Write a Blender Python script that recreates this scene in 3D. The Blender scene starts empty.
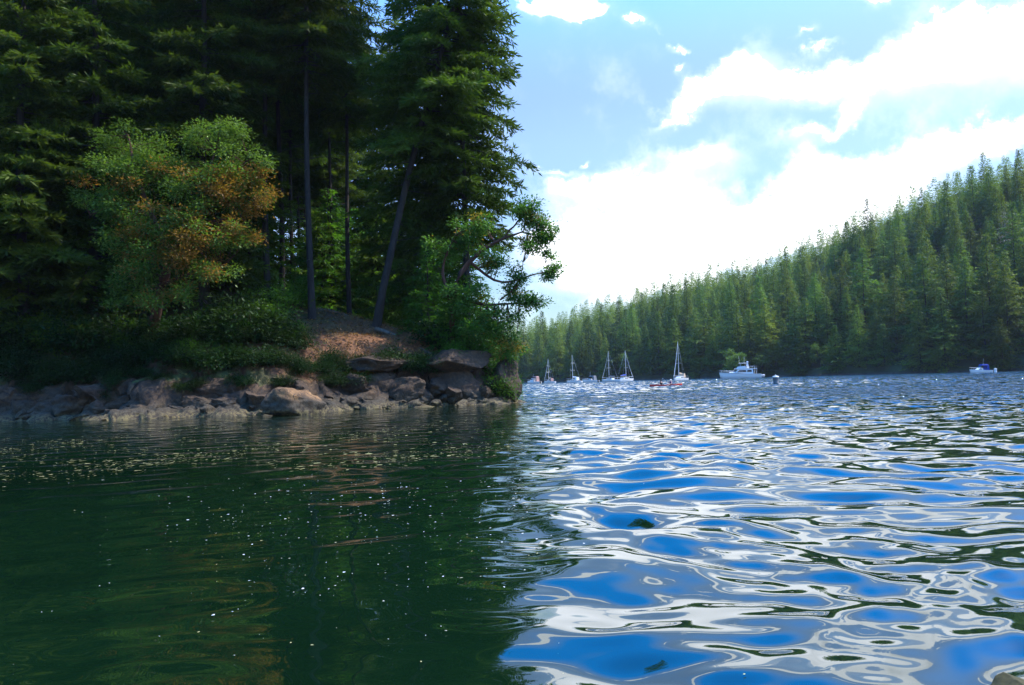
import bpy, bmesh, math, random
import numpy as np
from mathutils import Matrix, Vector
R = math.radians
S = bpy.context.scene
COL = S.collection

# ------------------------------------------------------------------ camera
CAM_H, F_PX, CX, CY = 1.4, 804.0, 512.0, 342.5
cam_d = bpy.data.cameras.new('camera'); cam = bpy.data.objects.new('camera', cam_d); COL.objects.link(cam)
cam_d.sensor_width = 36.0; cam_d.lens = F_PX / 1024 * 36.0
cam_d.clip_start = 0.1; cam_d.clip_end = 6000
CAM_M = Matrix.Translation((0, 0, CAM_H)) @ Matrix.Rotation(R(90 + 2.70), 4, 'X') @ Matrix.Rotation(R(-1.62), 4, 'Z')
cam.matrix_world = CAM_M
S.camera = cam
def ray(px, py):
    return CAM_M.to_3x3() @ Vector((px - CX, -(py - CY), -F_PX))
def at(px, py, depth):                     # point seen at a pixel, at forward distance depth
    d = ray(px, py); return Vector((0, 0, CAM_H)) + d * (depth / d.y)
def onwater(px, py):
    d = ray(px, py); return Vector((0, 0, CAM_H)) + d * (-CAM_H / d.z)

# ------------------------------------------------------------------ light
SUN_EL, SUN_AZ = 56.0, 80.0                # azimuth clockwise from +Y (away from the camera)
EXPOSURE = 0.5
SKY_STRENGTH = 0.10
sd = bpy.data.lights.new('sun', 'SUN'); sd.energy = 4.7; sd.angle = R(0.53); sd.color = (1.0, 0.94, 0.84)
sun = bpy.data.objects.new('sun', sd); COL.objects.link(sun)
sv = Vector((math.sin(R(SUN_AZ)) * math.cos(R(SUN_EL)), math.cos(R(SUN_AZ)) * math.cos(R(SUN_EL)), math.sin(R(SUN_EL))))
sun.rotation_euler = sv.to_track_quat('Z', 'Y').to_euler(); sun.location = (60, 60, 120)
S.view_settings.view_transform = 'Standard'; S.view_settings.look = 'None'
S.view_settings.gamma = 1.0; S.view_settings.use_curve_mapping = False
S.view_settings.exposure = EXPOSURE
try:
    S.cycles.max_bounces = 8; S.cycles.transparent_max_bounces = 8
    S.cycles.volume_bounces = 0; S.cycles.use_denoising = True
    S.cycles.sample_clamp_indirect = 6.0
except Exception: pass

class NT:
    """tiny node builder"""
    def __init__(s, nt): s.nt = nt; s.n = nt.nodes; s.l = nt.links
    def new(s, t, **k):
        n = s.n.new(t)
        for a, b in k.items(): setattr(n, a, b)
        return n
    def put(s, sock, v):
        if isinstance(v, bpy.types.NodeSocket): s.l.new(v, sock)
        elif v is not None: sock.default_value = v
    def math(s, op, a, b=None, c=None, clamp=False):
        n = s.new('ShaderNodeMath', operation=op); n.use_clamp = clamp
        for i, v in enumerate((a, b, c)): s.put(n.inputs[i], v)
        return n.outputs[0]
    def vmath(s, op, a, b=None, out=0):
        n = s.new('ShaderNodeVectorMath', operation=op)
        s.put(n.inputs[0], a); s.put(n.inputs[1], b)
        return n.outputs[out]
    def noise(s, vec, scale, detail=3, rough=0.55, dist=0.0):
        n = s.new('ShaderNodeTexNoise'); s.put(n.inputs['Vector'], vec)
        n.inputs['Scale'].default_value = scale; n.inputs['Detail'].default_value = detail
        n.inputs['Roughness'].default_value = rough; n.inputs['Distortion'].default_value = dist
        return n.outputs[0]
    def ramp(s, fac, stops, interp='LINEAR'):
        n = s.new('ShaderNodeValToRGB'); n.color_ramp.interpolation = interp
        e = n.color_ramp.elements
        while len(e) < len(stops): e.new(0.5)
        for i, (p, c) in enumerate(stops):
            e[i].position = p; e[i].color = tuple(c) + (1,) if len(c) == 3 else c
        s.put(n.inputs[0], fac); return n.outputs[0]
    def smooth(s, v, a, b):
        n = s.new('ShaderNodeMapRange', interpolation_type='SMOOTHSTEP')
        s.put(n.inputs[0], v); n.inputs[1].default_value = a; n.inputs[2].default_value = b
        return n.outputs[0]
    def mix(s, f, a, b, blend='MIX'):
        n = s.new('ShaderNodeMix', data_type='RGBA', blend_type=blend)
        s.put(n.inputs[0], f); s.put(n.inputs[6], a); s.put(n.inputs[7], b)
        return n.outputs[2]
def rgba(c): return (c[0], c[1], c[2], 1.0)

# ------------------------------------------------------------------ sky with clouds
W = bpy.data.worlds.new('World'); S.world = W; W.use_nodes = True
w = NT(W.node_tree); w.n.clear()
sky = w.new('ShaderNodeTexSky', sky_type='NISHITA'); sky.sun_disc = False
sky.sun_elevation = R(SUN_EL); sky.sun_rotation = R(SUN_AZ)
sky.air_density = 1.0; sky.dust_density = 0.6; sky.ozone_density = 2.0
tc = w.new('ShaderNodeTexCoord'); sep = w.new('ShaderNodeSeparateXYZ'); w.l.new(tc.outputs['Generated'], sep.inputs[0])
az = w.math('ARCTAN2', sep.outputs[0], sep.outputs[1]); el = w.math('ARCSINE', sep.outputs[2])
# cloud bodies: azimuth, elevation, half width, half height, tilt, weight (angles read off the photograph)
def ang(px, py):
    d = ray(px, py).normalized(); return math.atan2(d.x, d.y), math.asin(d.z)
CLOUDS = [(706, 158, 40, 15, 4, .85), (640, 188, 66, 16, 0, .85), (585, 190, 44, 12, 4, .7), (690, 212, 110, 26, 2, 1.0), (836, 176, 84, 20, -12, .95), (620, 255, 80, 22, 2, .85), (568, 262, 36, 22, 0, .75),
          (760, 222, 100, 26, -8, .9), (905, 158, 56, 11, -2, .7), (585, 285, 46, 9, 2, .5), (840, 205, 60, 22, -20, .8), (720, 256, 80, 22, -6, .8), (650, 284, 70, 16, -2, .7), (596, 240, 40, 20, 0, .6), (960, 150, 40, 9, -4, .5),
          (690, 100, 34, 15, -24, .9), (736, 72, 40, 24, -10, 1.0), (800, 80, 50, 18, -4, .85), (860, 70, 70, 20, -6, 1.05), (945, 54, 62, 25, -16, 1.1), (1030, 30, 62, 30, -16, 1.1), (1100, 20, 70, 36, -10, 1.1), (852, 108, 36, 11, -18, .9), (822, 132, 22, 8, -16, .75),
          (672, 118, 20, 7, -30, .7), (815, 43, 20, 6, -16, .65), (798, 24, 13, 8, -20, .7), (552, 0, 64, 16, 6, 1.2), (580, 14, 22, 10, 0, .8), (635, 19, 14, 7, 18, .95), (671, 44, 9, 5, 0, .8), (677, 66, 6, 7, 0, .8), (556, 172, 22, 4, 4, .5), (580, 162, 6, 5, 0, .75),
          (985, 134, 54, 8, -4, .95), (890, 2, 14, 5, 0, .85), (1015, 118, 26, 8, -12, .75), (900, 196, 70, 20, -24, .45), (975, 150, 50, 14, -16, .4), (820, 235, 60, 18, -20, .6), (640, 300, 90, 10, -8, .4)]
acc = None
nz_c = w.noise(tc.outputs['Generated'], 13.0, 8, 0.62)
nz_d = w.noise(tc.outputs['Generated'], 3.2, 4, 0.55)
wob = w.math('MULTIPLY', w.math('SUBTRACT', nz_c, 0.5), 0.11)
wob = w.math('ADD', wob, w.math('MULTIPLY', w.math('SUBTRACT', w.noise(tc.outputs['Generated'], 48.0, 5, 0.6), 0.5), 0.03))
azw = w.math('ADD', az, wob); elw = w.math('SUBTRACT', el, w.math('MULTIPLY', wob, 0.7))
for (px, py, hx, hy, tilt, wt) in CLOUDS:
    a0, e0 = ang(px, py); t = R(tilt); 
    rx, ry = hx / 990.0, hy / 1010.0
    c, s_ = math.cos(-t), math.sin(-t)
    da = w.math('SUBTRACT', azw, a0); de = w.math('SUBTRACT', elw, e0)
    u = w.math('ADD', w.math('MULTIPLY', da, c / rx), w.math('MULTIPLY', de, s_ / rx))
    v = w.math('ADD', w.math('MULTIPLY', da, -s_ / ry), w.math('MULTIPLY', de, c / ry))
    r2 = w.math('ADD', w.math('MULTIPLY', u, u), w.math('MULTIPLY', v, v))
    g = w.math('MULTIPLY', w.math('EXPONENT', w.math('MULTIPLY', r2, -1.0)), wt)
    acc = g if acc is None else w.math('ADD', acc, g)
# scattered fair-weather clouds over the rest of the sky, above and behind
hi = w.smooth(el, 0.50, 0.72); back = w.smooth(sep.outputs[1], 0.35, -0.1)
front = w.math('MAXIMUM', hi, back)
rest = w.math('MULTIPLY', w.smooth(nz_d, 0.60, 0.76), w.math('MULTIPLY', front, 1.0))
acc = w.math('ADD', acc, rest)
edge = w.math('ADD', acc, w.math('MULTIPLY', w.math('SUBTRACT', nz_c, 0.5), 1.5))
mask = w.smooth(edge, 0.36, 0.64)
thin = w.math('MULTIPLY', w.math('MULTIPLY', w.smooth(edge, -0.05, 0.55), 0.30), w.smooth(el, 0.5, 0.3))
mask = w.math('MAXIMUM', mask, thin)
hsv = w.new('ShaderNodeHueSaturation'); w.l.new(sky.outputs[0], hsv.inputs['Color'])
low, high = w.smooth(el, 0.30, 0.0), w.smooth(el, 0.33, 0.62)     # horizon haze and deep zenith
w.l.new(w.math('ADD', w.math('ADD', 1.08, w.math('MULTIPLY', low, 0.30)), w.math('MULTIPLY', high, 0.55)), hsv.inputs['Saturation'])
w.l.new(w.math('ADD', w.math('SUBTRACT', 1.85, w.math('MULTIPLY', low, 0.72)), w.math('MULTIPLY', high, 3.6)), hsv.inputs['Value'])
hsv.inputs['Hue'].default_value = 0.506
soft = w.noise(tc.outputs['Generated'], 5.0, 3, 0.5)
cl_col = w.mix(w.smooth(soft, 0.30, 0.47), (6.9, 7.3, 7.9, 1), (15.5, 16.0, 17.0, 1))
skycol = w.mix(mask, hsv.outputs[0], cl_col)
bg = w.new('ShaderNodeBackground'); w.l.new(skycol, bg.inputs[0]); bg.inputs[1].default_value = SKY_STRENGTH
wo = w.new('ShaderNodeOutputWorld'); w.l.new(bg.outputs[0], wo.inputs[0])

# ------------------------------------------------------------------ helpers
def tag(o, label=None, cat=None, group=None, kind=None):
    if label: o['label'] = label
    if cat: o['category'] = cat
    if group: o['group'] = group
    if kind: o['kind'] = kind
    return o
def empty(name, loc=(0, 0, 0), rz=0.0):
    o = bpy.data.objects.new(name, None); COL.objects.link(o)
    o.empty_display_size = 0.3; o.location = loc; o.rotation_euler = (0, 0, rz); return o
def link(name, me, parent=None):
    o = bpy.data.objects.new(name, me); COL.objects.link(o)
    if parent: o.parent = parent
    return o
def mesh_np(name, V, F, mats=(), smooth=False, attrs=None, mat_idx=None):
    """V (n,3), F (m,k) int array, or list of such arrays"""
    me = bpy.data.meshes.new(name)
    V = np.asarray(V, np.float32)
    Fs = F if isinstance(F, list) and not isinstance(F[0], tuple) else [F]
    Fs = [np.asarray(f, np.int32) for f in Fs if len(f)]
    loops = np.concatenate([f.ravel() for f in Fs]); cnt = np.concatenate([np.full(len(f), f.shape[1], np.int32) for f in Fs])
    st = np.concatenate([[0], np.cumsum(cnt)[:-1]]).astype(np.int32)
    me.vertices.add(len(V)); me.vertices.foreach_set('co', V.ravel())
    me.loops.add(len(loops)); me.loops.foreach_set('vertex_index', loops)
    me.polygons.add(len(cnt)); me.polygons.foreach_set('loop_start', st)
    try: me.polygons.foreach_set('loop_total', cnt)
    except Exception: pass
    if mat_idx is not None: me.polygons.foreach_set('material_index', np.asarray(mat_idx, np.int32))
    me.polygons.foreach_set('use_smooth', np.full(len(cnt), smooth, bool))
    for m in mats: me.materials.append(m)
    for k, a in (attrs or {}).items():
        at_ = me.attributes.new(k, 'FLOAT', 'POINT'); at_.data.foreach_set('value', np.asarray(a, np.float32))
    me.update(calc_edges=True); me.validate()
    return me
def hash3(i, j, k, seed):
    n = (i * 73856093) ^ (j * 19349663) ^ (k * 83492791) ^ (seed * 2654435761)
    n = n & 0xffffffff
    n = ((n ^ (n >> 13)) * 1274126177) & 0xffffffff
    n = (n ^ (n >> 16)) & 0xffffff
    return n / float(0xffffff)
def vnoise(P, seed=0):
    P = np.asarray(P, float); I = np.floor(P).astype(np.int64); f = P - I; f = f * f * (3 - 2 * f)
    i, j, k = I[:, 0], I[:, 1], I[:, 2]; x, y, z = f[:, 0], f[:, 1], f[:, 2]
    def h(a, b, c): return hash3(i + a, j + b, k + c, seed)
    a = h(0,0,0)*(1-x)+h(1,0,0)*x; b = h(0,1,0)*(1-x)+h(1,1,0)*x
    c = h(0,0,1)*(1-x)+h(1,0,1)*x; d = h(0,1,1)*(1-x)+h(1,1,1)*x
    return ((a*(1-y)+b*y)*(1-z) + (c*(1-y)+d*y)*z) * 2 - 1
def fbm(P, octv=4, seed=0, gain=0.5):
    P = np.asarray(P, float); r = 0; a = 1.0; t = 0
    for o in range(octv): r = r + a * vnoise(P * 2.03 ** o + 17.3 * o, seed + o); t += a; a *= gain
    return r / t
def sstep(x, a, b):
    t = np.clip((np.asarray(x, float) - a) / (b - a), 0, 1); return t * t * (3 - 2 * t)

# ------------------------------------------------------------------ materials
def mat(name):
    m = bpy.data.materials.new(name); m.use_nodes = True; n = NT(m.node_tree); n.n.clear()
    out = n.new('ShaderNodeOutputMaterial'); return m, n, out
def plain(name, col, rough=0.5, metal=0.0, vary=0.08, scale=6.0):
    m, n, out = mat(name); b = n.new('ShaderNodeBsdfPrincipled')
    t = n.new('ShaderNodeTexCoord'); nz = n.noise(t.outputs['Object'], scale, 4, 0.6)
    k = n.math('ADD', n.math('MULTIPLY', nz, 2 * vary), 1 - vary)
    c = n.vmath('SCALE', rgba(col)[:3]); c.node.inputs['Scale'].default_value = 1; n.l.new(k, c.node.inputs['Scale'])
    n.l.new(c, b.inputs['Base Color']); b.inputs['Roughness'].default_value = rough; b.inputs['Metallic'].default_value = metal
    n.l.new(b.outputs[0], out.inputs[0]); return m
def leafmat(name, stops, trans=0.45, rough=0.5, spread=0.35, cscale=0.35, tree_var=0.25, spec=0.25):
    """thin leaves or needles: colour from the per-leaf 'tint' attribute, clump noise and the individual tree"""
    m, n, out = mat(name)
    a = n.new('ShaderNodeAttribute', attribute_name='tint'); oi = n.new('ShaderNodeObjectInfo'); t = n.new('ShaderNodeTexCoord')
    nz = n.noise(t.outputs['Object'], cscale, 2, 0.5)
    f = n.math('ADD', n.math('MULTIPLY', a.outputs['Fac'], 1 - spread), n.math('MULTIPLY', nz, spread), clamp=True)
    col = n.ramp(f, stops)
    h = n.new('ShaderNodeHueSaturation'); n.l.new(col, h.inputs['Color'])
    n.l.new(n.math('ADD', n.math('MULTIPLY', oi.outputs['Random'], 2 * tree_var), 1 - tree_var), h.inputs['Value'])
    hue = n.math('FRACT', n.math('MULTIPLY', oi.outputs['Random'], 7.31))
    n.l.new(n.math('ADD', n.math('MULTIPLY', hue, 0.05), 0.475), h.inputs['Hue'])
    b = n.new('ShaderNodeBsdfPrincipled'); n.l.new(h.outputs[0], b.inputs['Base Color'])
    b.inputs['Roughness'].default_value = rough; b.inputs['Specular IOR Level'].default_value = spec
    tr = n.new('ShaderNodeBsdfTranslucent')
    tcl = n.mix(1.0, h.outputs[0], (1.25, 1.35, 0.55, 1), 'MULTIPLY'); n.l.new(tcl, tr.inputs[0])
    mx = n.new('ShaderNodeMixShader'); mx.inputs[0].default_value = trans
    n.l.new(b.outputs[0], mx.inputs[1]); n.l.new(tr.outputs[0], mx.inputs[2]); n.l.new(mx.outputs[0], out.inputs[0])
    return m
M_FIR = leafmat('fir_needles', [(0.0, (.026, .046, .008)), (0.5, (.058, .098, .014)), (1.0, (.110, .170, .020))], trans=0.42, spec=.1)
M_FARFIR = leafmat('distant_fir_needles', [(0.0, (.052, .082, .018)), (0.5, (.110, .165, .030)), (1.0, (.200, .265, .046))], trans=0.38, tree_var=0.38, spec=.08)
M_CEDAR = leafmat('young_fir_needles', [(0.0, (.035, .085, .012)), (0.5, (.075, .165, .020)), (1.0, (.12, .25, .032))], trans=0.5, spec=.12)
M_BROAD = leafmat('broad_leaves', [(0.0, (.045, .095, .020)), (0.5, (.085, .165, .035)), (1.0, (.150, .240, .060))], trans=0.45)
M_MADG = leafmat('madrone_green_leaves', [(0.0, (.040, .090, .016)), (0.5, (.085, .165, .028)), (1.0, (.20, .32, .055))], trans=0.42, spec=0.2, rough=0.5, tree_var=.05)
M_MADO = leafmat('madrone_orange_leaves', [(0.0, (.13, .095, .018)), (0.45, (.25, .155, .028)), (0.75, (.34, .19, .040)), (1.0, (.38, .34, .07))], trans=0.45, spec=0.2, rough=0.5, tree_var=.05)
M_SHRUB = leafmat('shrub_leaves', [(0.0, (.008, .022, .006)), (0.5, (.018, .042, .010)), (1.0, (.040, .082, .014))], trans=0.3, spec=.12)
def barkmat(name, c0, c1, sc=7.0):
    m, n, out = mat(name); t = n.new('ShaderNodeTexCoord')
    mp = n.new('ShaderNodeMapping'); n.l.new(t.outputs['Object'], mp.inputs[0]); mp.inputs['Scale'].default_value = (1, 1, 0.22)
    nz = n.noise(mp.outputs[0], sc, 6, 0.65, 0.4); col = n.ramp(nz, [(0.32, c0), (0.68, c1)])
    b = n.new('ShaderNodeBsdfPrincipled'); n.l.new(col, b.inputs['Base Color']); b.inputs['Roughness'].default_value = 0.9
    bp = n.new('ShaderNodeBump'); bp.inputs['Strength'].default_value = 0.8; bp.inputs['Distance'].default_value = 0.05
    n.l.new(nz, bp.inputs['Height']); n.l.new(bp.outputs[0], b.inputs['Normal']); n.l.new(b.outputs[0], out.inputs[0]); return m
M_BARK = barkmat('fir_bark', (.014, .010, .008), (.042, .033, .025))
M_MBARK = barkmat('madrone_bark', (.040, .016, .009), (.125, .046, .022), 3.0)
M_LOG = barkmat('dead_wood', (.060, .048, .036), (.19, .16, .125), 5.0)

def rockmat(name, ground=False, tone=(.90, .62, .38)):
    m, n, out = mat(name); g = n.new('ShaderNodeNewGeometry'); sp = n.new('ShaderNodeSeparateXYZ'); n.l.new(g.outputs['Position'], sp.inputs[0])
    P = g.outputs['Position']
    n1 = n.noise(P, 0.9, 6, 0.62, 0.3); n2 = n.noise(P, 5.0, 6, 0.7); n3 = n.noise(P, 22.0, 4, 0.65)
    rock = n.ramp(n.math('ADD', n.math('MULTIPLY', n1, 0.55), n.math('MULTIPLY', n2, 0.45)), [(0.30, (.014, .011, .008)), (0.46, (.046, .036, .025)), (0.58, (.090, .072, .050)), (0.72, (.17, .142, .105))])
    lich = n.smooth(n.noise(P, 3.1, 4, 0.6), 0.60, 0.68)
    rock = n.mix(n.math('MULTIPLY', lich, 0.5), rock, (.15, .135, .09, 1))
    # tide zone: weed and barnacles in a ragged band above the water
    zj = n.math('ADD', sp.outputs[2], n.math('MULTIPLY', n.math('SUBTRACT', n1, 0.5), 0.9))
    weed = n.ramp(n2, [(0.34, (.016, .011, .005)), (0.5, (.048, .032, .012)), (0.66, (.11, .078, .028))])
    barn = n.ramp(n3, [(0.42, (.028, .022, .013)), (0.6, (.080, .064, .038))])
    tide = n.mix(n.smooth(n2, 0.42, 0.56), weed, barn)
    rock = n.mix(1.0, rock, tone + (1,), 'MULTIPLY'); crack = n.smooth(n.math('ABSOLUTE', n.math('SUBTRACT', n.noise(P, 1.9, 5, 0.6, 0.8), 0.5)), 0.0, 0.028)
    rock = n.mix(crack, (.012, .010, .008, 1), rock)
    ft = n.math('SUBTRACT', 1.0, n.smooth(zj, 0.45, 1.1))
    col = n.mix(ft, rock, tide)
    yel = n.math('MULTIPLY', n.math('SUBTRACT', 1.0, n.smooth(sp.outputs[2], 0.10, 0.42)), n.smooth(n2, 0.45, 0.58))
    col = n.mix(n.math('MULTIPLY', yel, .7), col, (.17, .128, .04, 1))
    rough = 0.85
    if ground:
        a = n.new('ShaderNodeAttribute', attribute_name='soil')
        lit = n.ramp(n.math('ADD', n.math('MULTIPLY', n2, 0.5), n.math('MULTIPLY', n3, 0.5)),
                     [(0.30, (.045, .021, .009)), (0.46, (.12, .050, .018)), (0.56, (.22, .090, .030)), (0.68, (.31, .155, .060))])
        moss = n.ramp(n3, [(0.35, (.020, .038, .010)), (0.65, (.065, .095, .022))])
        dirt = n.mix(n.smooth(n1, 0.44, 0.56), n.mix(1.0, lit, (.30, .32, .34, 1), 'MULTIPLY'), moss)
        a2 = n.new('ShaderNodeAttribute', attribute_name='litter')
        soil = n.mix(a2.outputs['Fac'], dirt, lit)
        fs = n.smooth(n.math('ADD', a.outputs['Fac'], n.math('MULTIPLY', n.math('SUBTRACT', n2, 0.5), 0.7)), 0.35, 0.6)
        col = n.mix(fs, col, soil)
    b = n.new('ShaderNodeBsdfPrincipled'); n.l.new(col, b.inputs['Base Color']); b.inputs['Roughness'].default_value = rough
    bp = n.new('ShaderNodeBump'); bp.inputs['Strength'].default_value = 0.9; bp.inputs['Distance'].default_value = 0.06
    n.l.new(n.math('ADD', n2, n.math('MULTIPLY', n3, 0.4)), bp.inputs['Height']); n.l.new(bp.outputs[0], b.inputs['Normal'])
    n.l.new(b.outputs[0], out.inputs[0]); return m
M_ROCK = rockmat('shore_rock'); M_GROUND = rockmat('bank_ground', True); M_TAN_ROCK = rockmat('tan_rock', tone=(2.7, 1.8, .95))
def hillmat():
    m, n, out = mat('forest_floor'); g = n.new('ShaderNodeNewGeometry')
    nz = n.noise(g.outputs['Position'], 0.15, 5, 0.65); col = n.ramp(nz, [(0.35, (.016, .026, .010)), (0.65, (.050, .070, .022))])
    sp = n.new('ShaderNodeSeparateXYZ'); n.l.new(g.outputs['Position'], sp.inputs[0])
    rk = n.ramp(n.noise(g.outputs['Position'], 0.8, 5, 0.7), [(0.35, (.025, .02, .015)), (0.65, (.10, .08, .06))])
    col = n.mix(n.smooth(sp.outputs[2], 0.1, 1.0), rk, col)
    b = n.new('ShaderNodeBsdfPrincipled'); n.l.new(col, b.inputs['Base Color']); b.inputs['Roughness'].default_value = 0.95
    n.l.new(b.outputs[0], out.inputs[0]); return m
M_HILL = hillmat()

def watermat():
    m, n, out = mat('bay_water')
    g = n.new('ShaderNodeNewGeometry'); P = g.outputs['Position']
    rp = n.new('ShaderNodeAttribute', attribute_name='ripple')
    def grad(scale, detail, eps, stretch):
        mp = n.new('ShaderNodeMapping'); n.l.new(P, mp.inputs[0]); mp.inputs['Scale'].default_value = stretch
        p0 = n.noise(mp.outputs[0], scale, detail, 0.5)
        px = n.noise(n.vmath('ADD', mp.outputs[0], (eps, 0, 0)), scale, detail, 0.5)
        py = n.noise(n.vmath('ADD', mp.outputs[0], (0, eps, 0)), scale, detail, 0.5)
        return n.math('DIVIDE', n.math('SUBTRACT', p0, px), eps), n.math('DIVIDE', n.math('SUBTRACT', p0, py), eps)
    gx, gy = grad(1.1, 2.0, 0.05, (0.75, 1.0, 1.0))
    k = n.math('MULTIPLY', rp.outputs['Fac'], 0.75)
    cb = n.new('ShaderNodeCombineXYZ'); n.l.new(n.math('MULTIPLY', gx, k), cb.inputs[0]); n.l.new(n.math('MULTIPLY', gy, k), cb.inputs[1])
    nrm = n.vmath('NORMALIZE', n.vmath('ADD', g.outputs['Normal'], cb.outputs[0]))
    b = n.new('ShaderNodeBsdfPrincipled')
    mud = n.noise(P, 0.12, 3, 0.5)
    n.l.new(n.ramp(mud, [(0.35, (.0022, .0105, .0038)), (0.65, (.0036, .0165, .0054))]), b.inputs['Base Color'])
    b.inputs['Roughness'].default_value = 0.015; b.inputs['IOR'].default_value = 1.85
    b.inputs['Specular IOR Level'].default_value = 0.5; b.inputs['Specular Tint'].default_value = (.74, .90, 1.0, 1)
    n.l.new(nrm, b.inputs['Normal']); n.l.new(b.outputs[0], out.inputs[0]); return m
M_WATER = watermat()

# ------------------------------------------------------------------ water
def lee(X, Y):                              # 0 in the sheltered water under the headland, 1 in the open channel
    return sstep(X - 0.012 * Y + 0.25 * np.sin(Y * 0.35 + 1.0), -0.55, 0.75)
def build_water():
    rng = np.random.default_rng(5)
    def axis_x():
        xs = [0.0]
        while xs[-1] < 900: xs.append(xs[-1] + max(0.018, 0.0125 * xs[-1]))
        xs = np.array(xs); return np.concatenate([-xs[:0:-1], xs])
    ys = [2.2]
    while ys[-1] < 900: ys.append(ys[-1] + (max(0.016, min(0.0066 * ys[-1], .42)) if ys[-1] < 270 else .025 * ys[-1]))
    yb = [2.2]
    while yb[-1] > -200: yb.append(yb[-1] - max(0.05, 0.15 * (2.4 - yb[-1])))
    ys = np.array(yb[:0:-1] + ys); xs = axis_x()
    X, Y = np.meshgrid(xs, ys); nx, ny = len(xs), len(ys)
    dX = np.maximum(np.gradient(xs) * .75, 0)[None, :].repeat(ny, 0); dY = np.gradient(ys)[:, None].repeat(nx, 1)
    sp = np.maximum(dX, dY)
    Z = np.zeros_like(X)
    # warp the plane a little so that crests wander
    wx = 0.35 * np.sin(0.9 * X + 0.7 * Y) + 0.3 * np.sin(0.37 * X - 0.6 * Y + 1.3)
    wy = 0.30 * np.sin(0.8 * X - 0.5 * Y + 2.1) + 0.3 * np.sin(0.29 * X + 0.43 * Y)
    near = 1 - sstep(Y, 240, 275)
    lam = np.exp(rng.uniform(math.log(0.22), math.log(1.65), 46))
    th = np.where(rng.random(46) < 0.75, rng.normal(-math.pi / 2 + 0.25, 0.55, 46), rng.uniform(0, 2 * math.pi, 46))
    ph = rng.uniform(0, 6.28, 46)
    for l, t, p in zip(lam, th, ph):
        k = 2 * math.pi / l
        slope = 0.037 * (0.7 if l < 0.6 else 1.0)
        A = slope / k
        fade = 1 - sstep(sp, l / 6.0, l / 3.0)
        Z += A * fade * np.sin(k * (math.cos(t) * (X + wx) + math.sin(t) * (Y + wy)) + p)
    far = sstep(Y, 35, 110)
    for l, t, p in zip(np.exp(rng.uniform(math.log(1.5), math.log(4.0), 18)), rng.normal(-math.pi / 2 + .25, .6, 18), rng.uniform(0, 6.28, 18)):
        k = 2 * math.pi / l; Z += far * .062 / k * (1 - sstep(sp, l / 5.0, l / 2.6)) * np.sin(k * (math.cos(t) * (X + wx) + math.sin(t) * (Y + wy)) + p)
    L = lee(X, Y)
    gust = 0.75 + 0.5 * (fbm(np.stack([X.ravel() * 0.16, Y.ravel() * 0.10, 0 * X.ravel()], 1), 2, 3).reshape(X.shape) * 0.5 + 0.5)
    amp = (0.17 + 0.83 * L) * gust
    Z *= amp * near
    rip = sstep(np.hypot(X, Y), 12, 60) * (0.2 + 0.8 * L) * (0.8 + 0.4 * gust) + 0.05 * L
    idx = np.arange(nx * ny).reshape(ny, nx)
    F = np.stack([idx[:-1, :-1], idx[:-1, 1:], idx[1:, 1:], idx[1:, :-1]], -1).reshape(-1, 4)
    me = mesh_np('water', np.stack([X.ravel(), Y.ravel(), Z.ravel()], 1), F, [M_WATER], True, {'ripple': rip.ravel()})
    tag(link('water', me), kind='structure')
build_water()

# ------------------------------------------------------------------ headland on the left
SHORE = [(-90, 47.0), (-60, 45.5)] + [tuple(onwater(*p)[:2]) for p in ((-60, 424), (0, 422), (60, 420), (120, 420), (190, 417), (240, 416), (300, 413), (350, 410), (400, 408), (440, 406), (475, 405), (505, 404), (519, 402.5))]
TIPX, TIPY = SHORE[-1]
SHORE += [(TIPX + 0.15, TIPY + 1.2), (TIPX - 0.1, TIPY + 3), (TIPX - 0.4, TIPY + 7), (-3.0, 66), (-7, 84), (-16, 115), (-34, 150), (-90, 170)]
SHP = np.array(SHORE)
def shore_dist(X, Y):
    """signed distance to the shoreline, positive inland"""
    P = np.stack([np.ravel(X), np.ravel(Y)], 1); best = np.full(len(P), 1e9)
    A = SHP; Bp = np.roll(SHP, -1, 0); inside = np.zeros(len(P), bool)
    for i, (a, b) in enumerate(zip(A, Bp)):
        d = b - a; L2 = max(d @ d, 1e-9)
        if i < len(A) - 1:
            t = np.clip(((P - a) @ d) / L2, 0, 1); q = a + t[:, None] * d
            best = np.minimum(best, np.hypot(*(P - q).T))
        c = (a[1] > P[:, 1]) != (b[1] > P[:, 1])
        xi = a[0] + (P[:, 1] - a[1]) / (b[1] - a[1] + 1e-12) * d[0]
        inside ^= c & (P[:, 0] < xi)
    return np.where(inside, best, -best).reshape(np.shape(X))
def land_h(X, Y):
    X = np.asarray(X, float); Y = np.asarray(Y, float)
    s = shore_dist(X, Y)
    n0 = fbm(np.stack([X.ravel() * 0.45, Y.ravel() * 0.45, 0 * X.ravel()], 1), 4, 11).reshape(X.shape)
    s = s + 0.5 * n0
    shelf = 0.38 * sstep(s, -0.1, 1.6) + np.minimum(s, 0) * 0.55
    cl = 1.15 + 0.85 * sstep(X, -10, -5) + 0.3 * n0
    cliff = cl * sstep(s, 1.5 + 0.5 * n0, 2.3 + 0.7 * n0)
    slope = np.clip(s - 2.2, 0, 200); rise = 0.36 * slope + (1.5 - 0.6 * sstep(X, -10, -5)) * sstep(slope, 0, 4)
    rise = np.where(rise > 16, 16 + (rise - 16) * 0.3, rise)
    return shelf + cliff + rise, s
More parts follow.
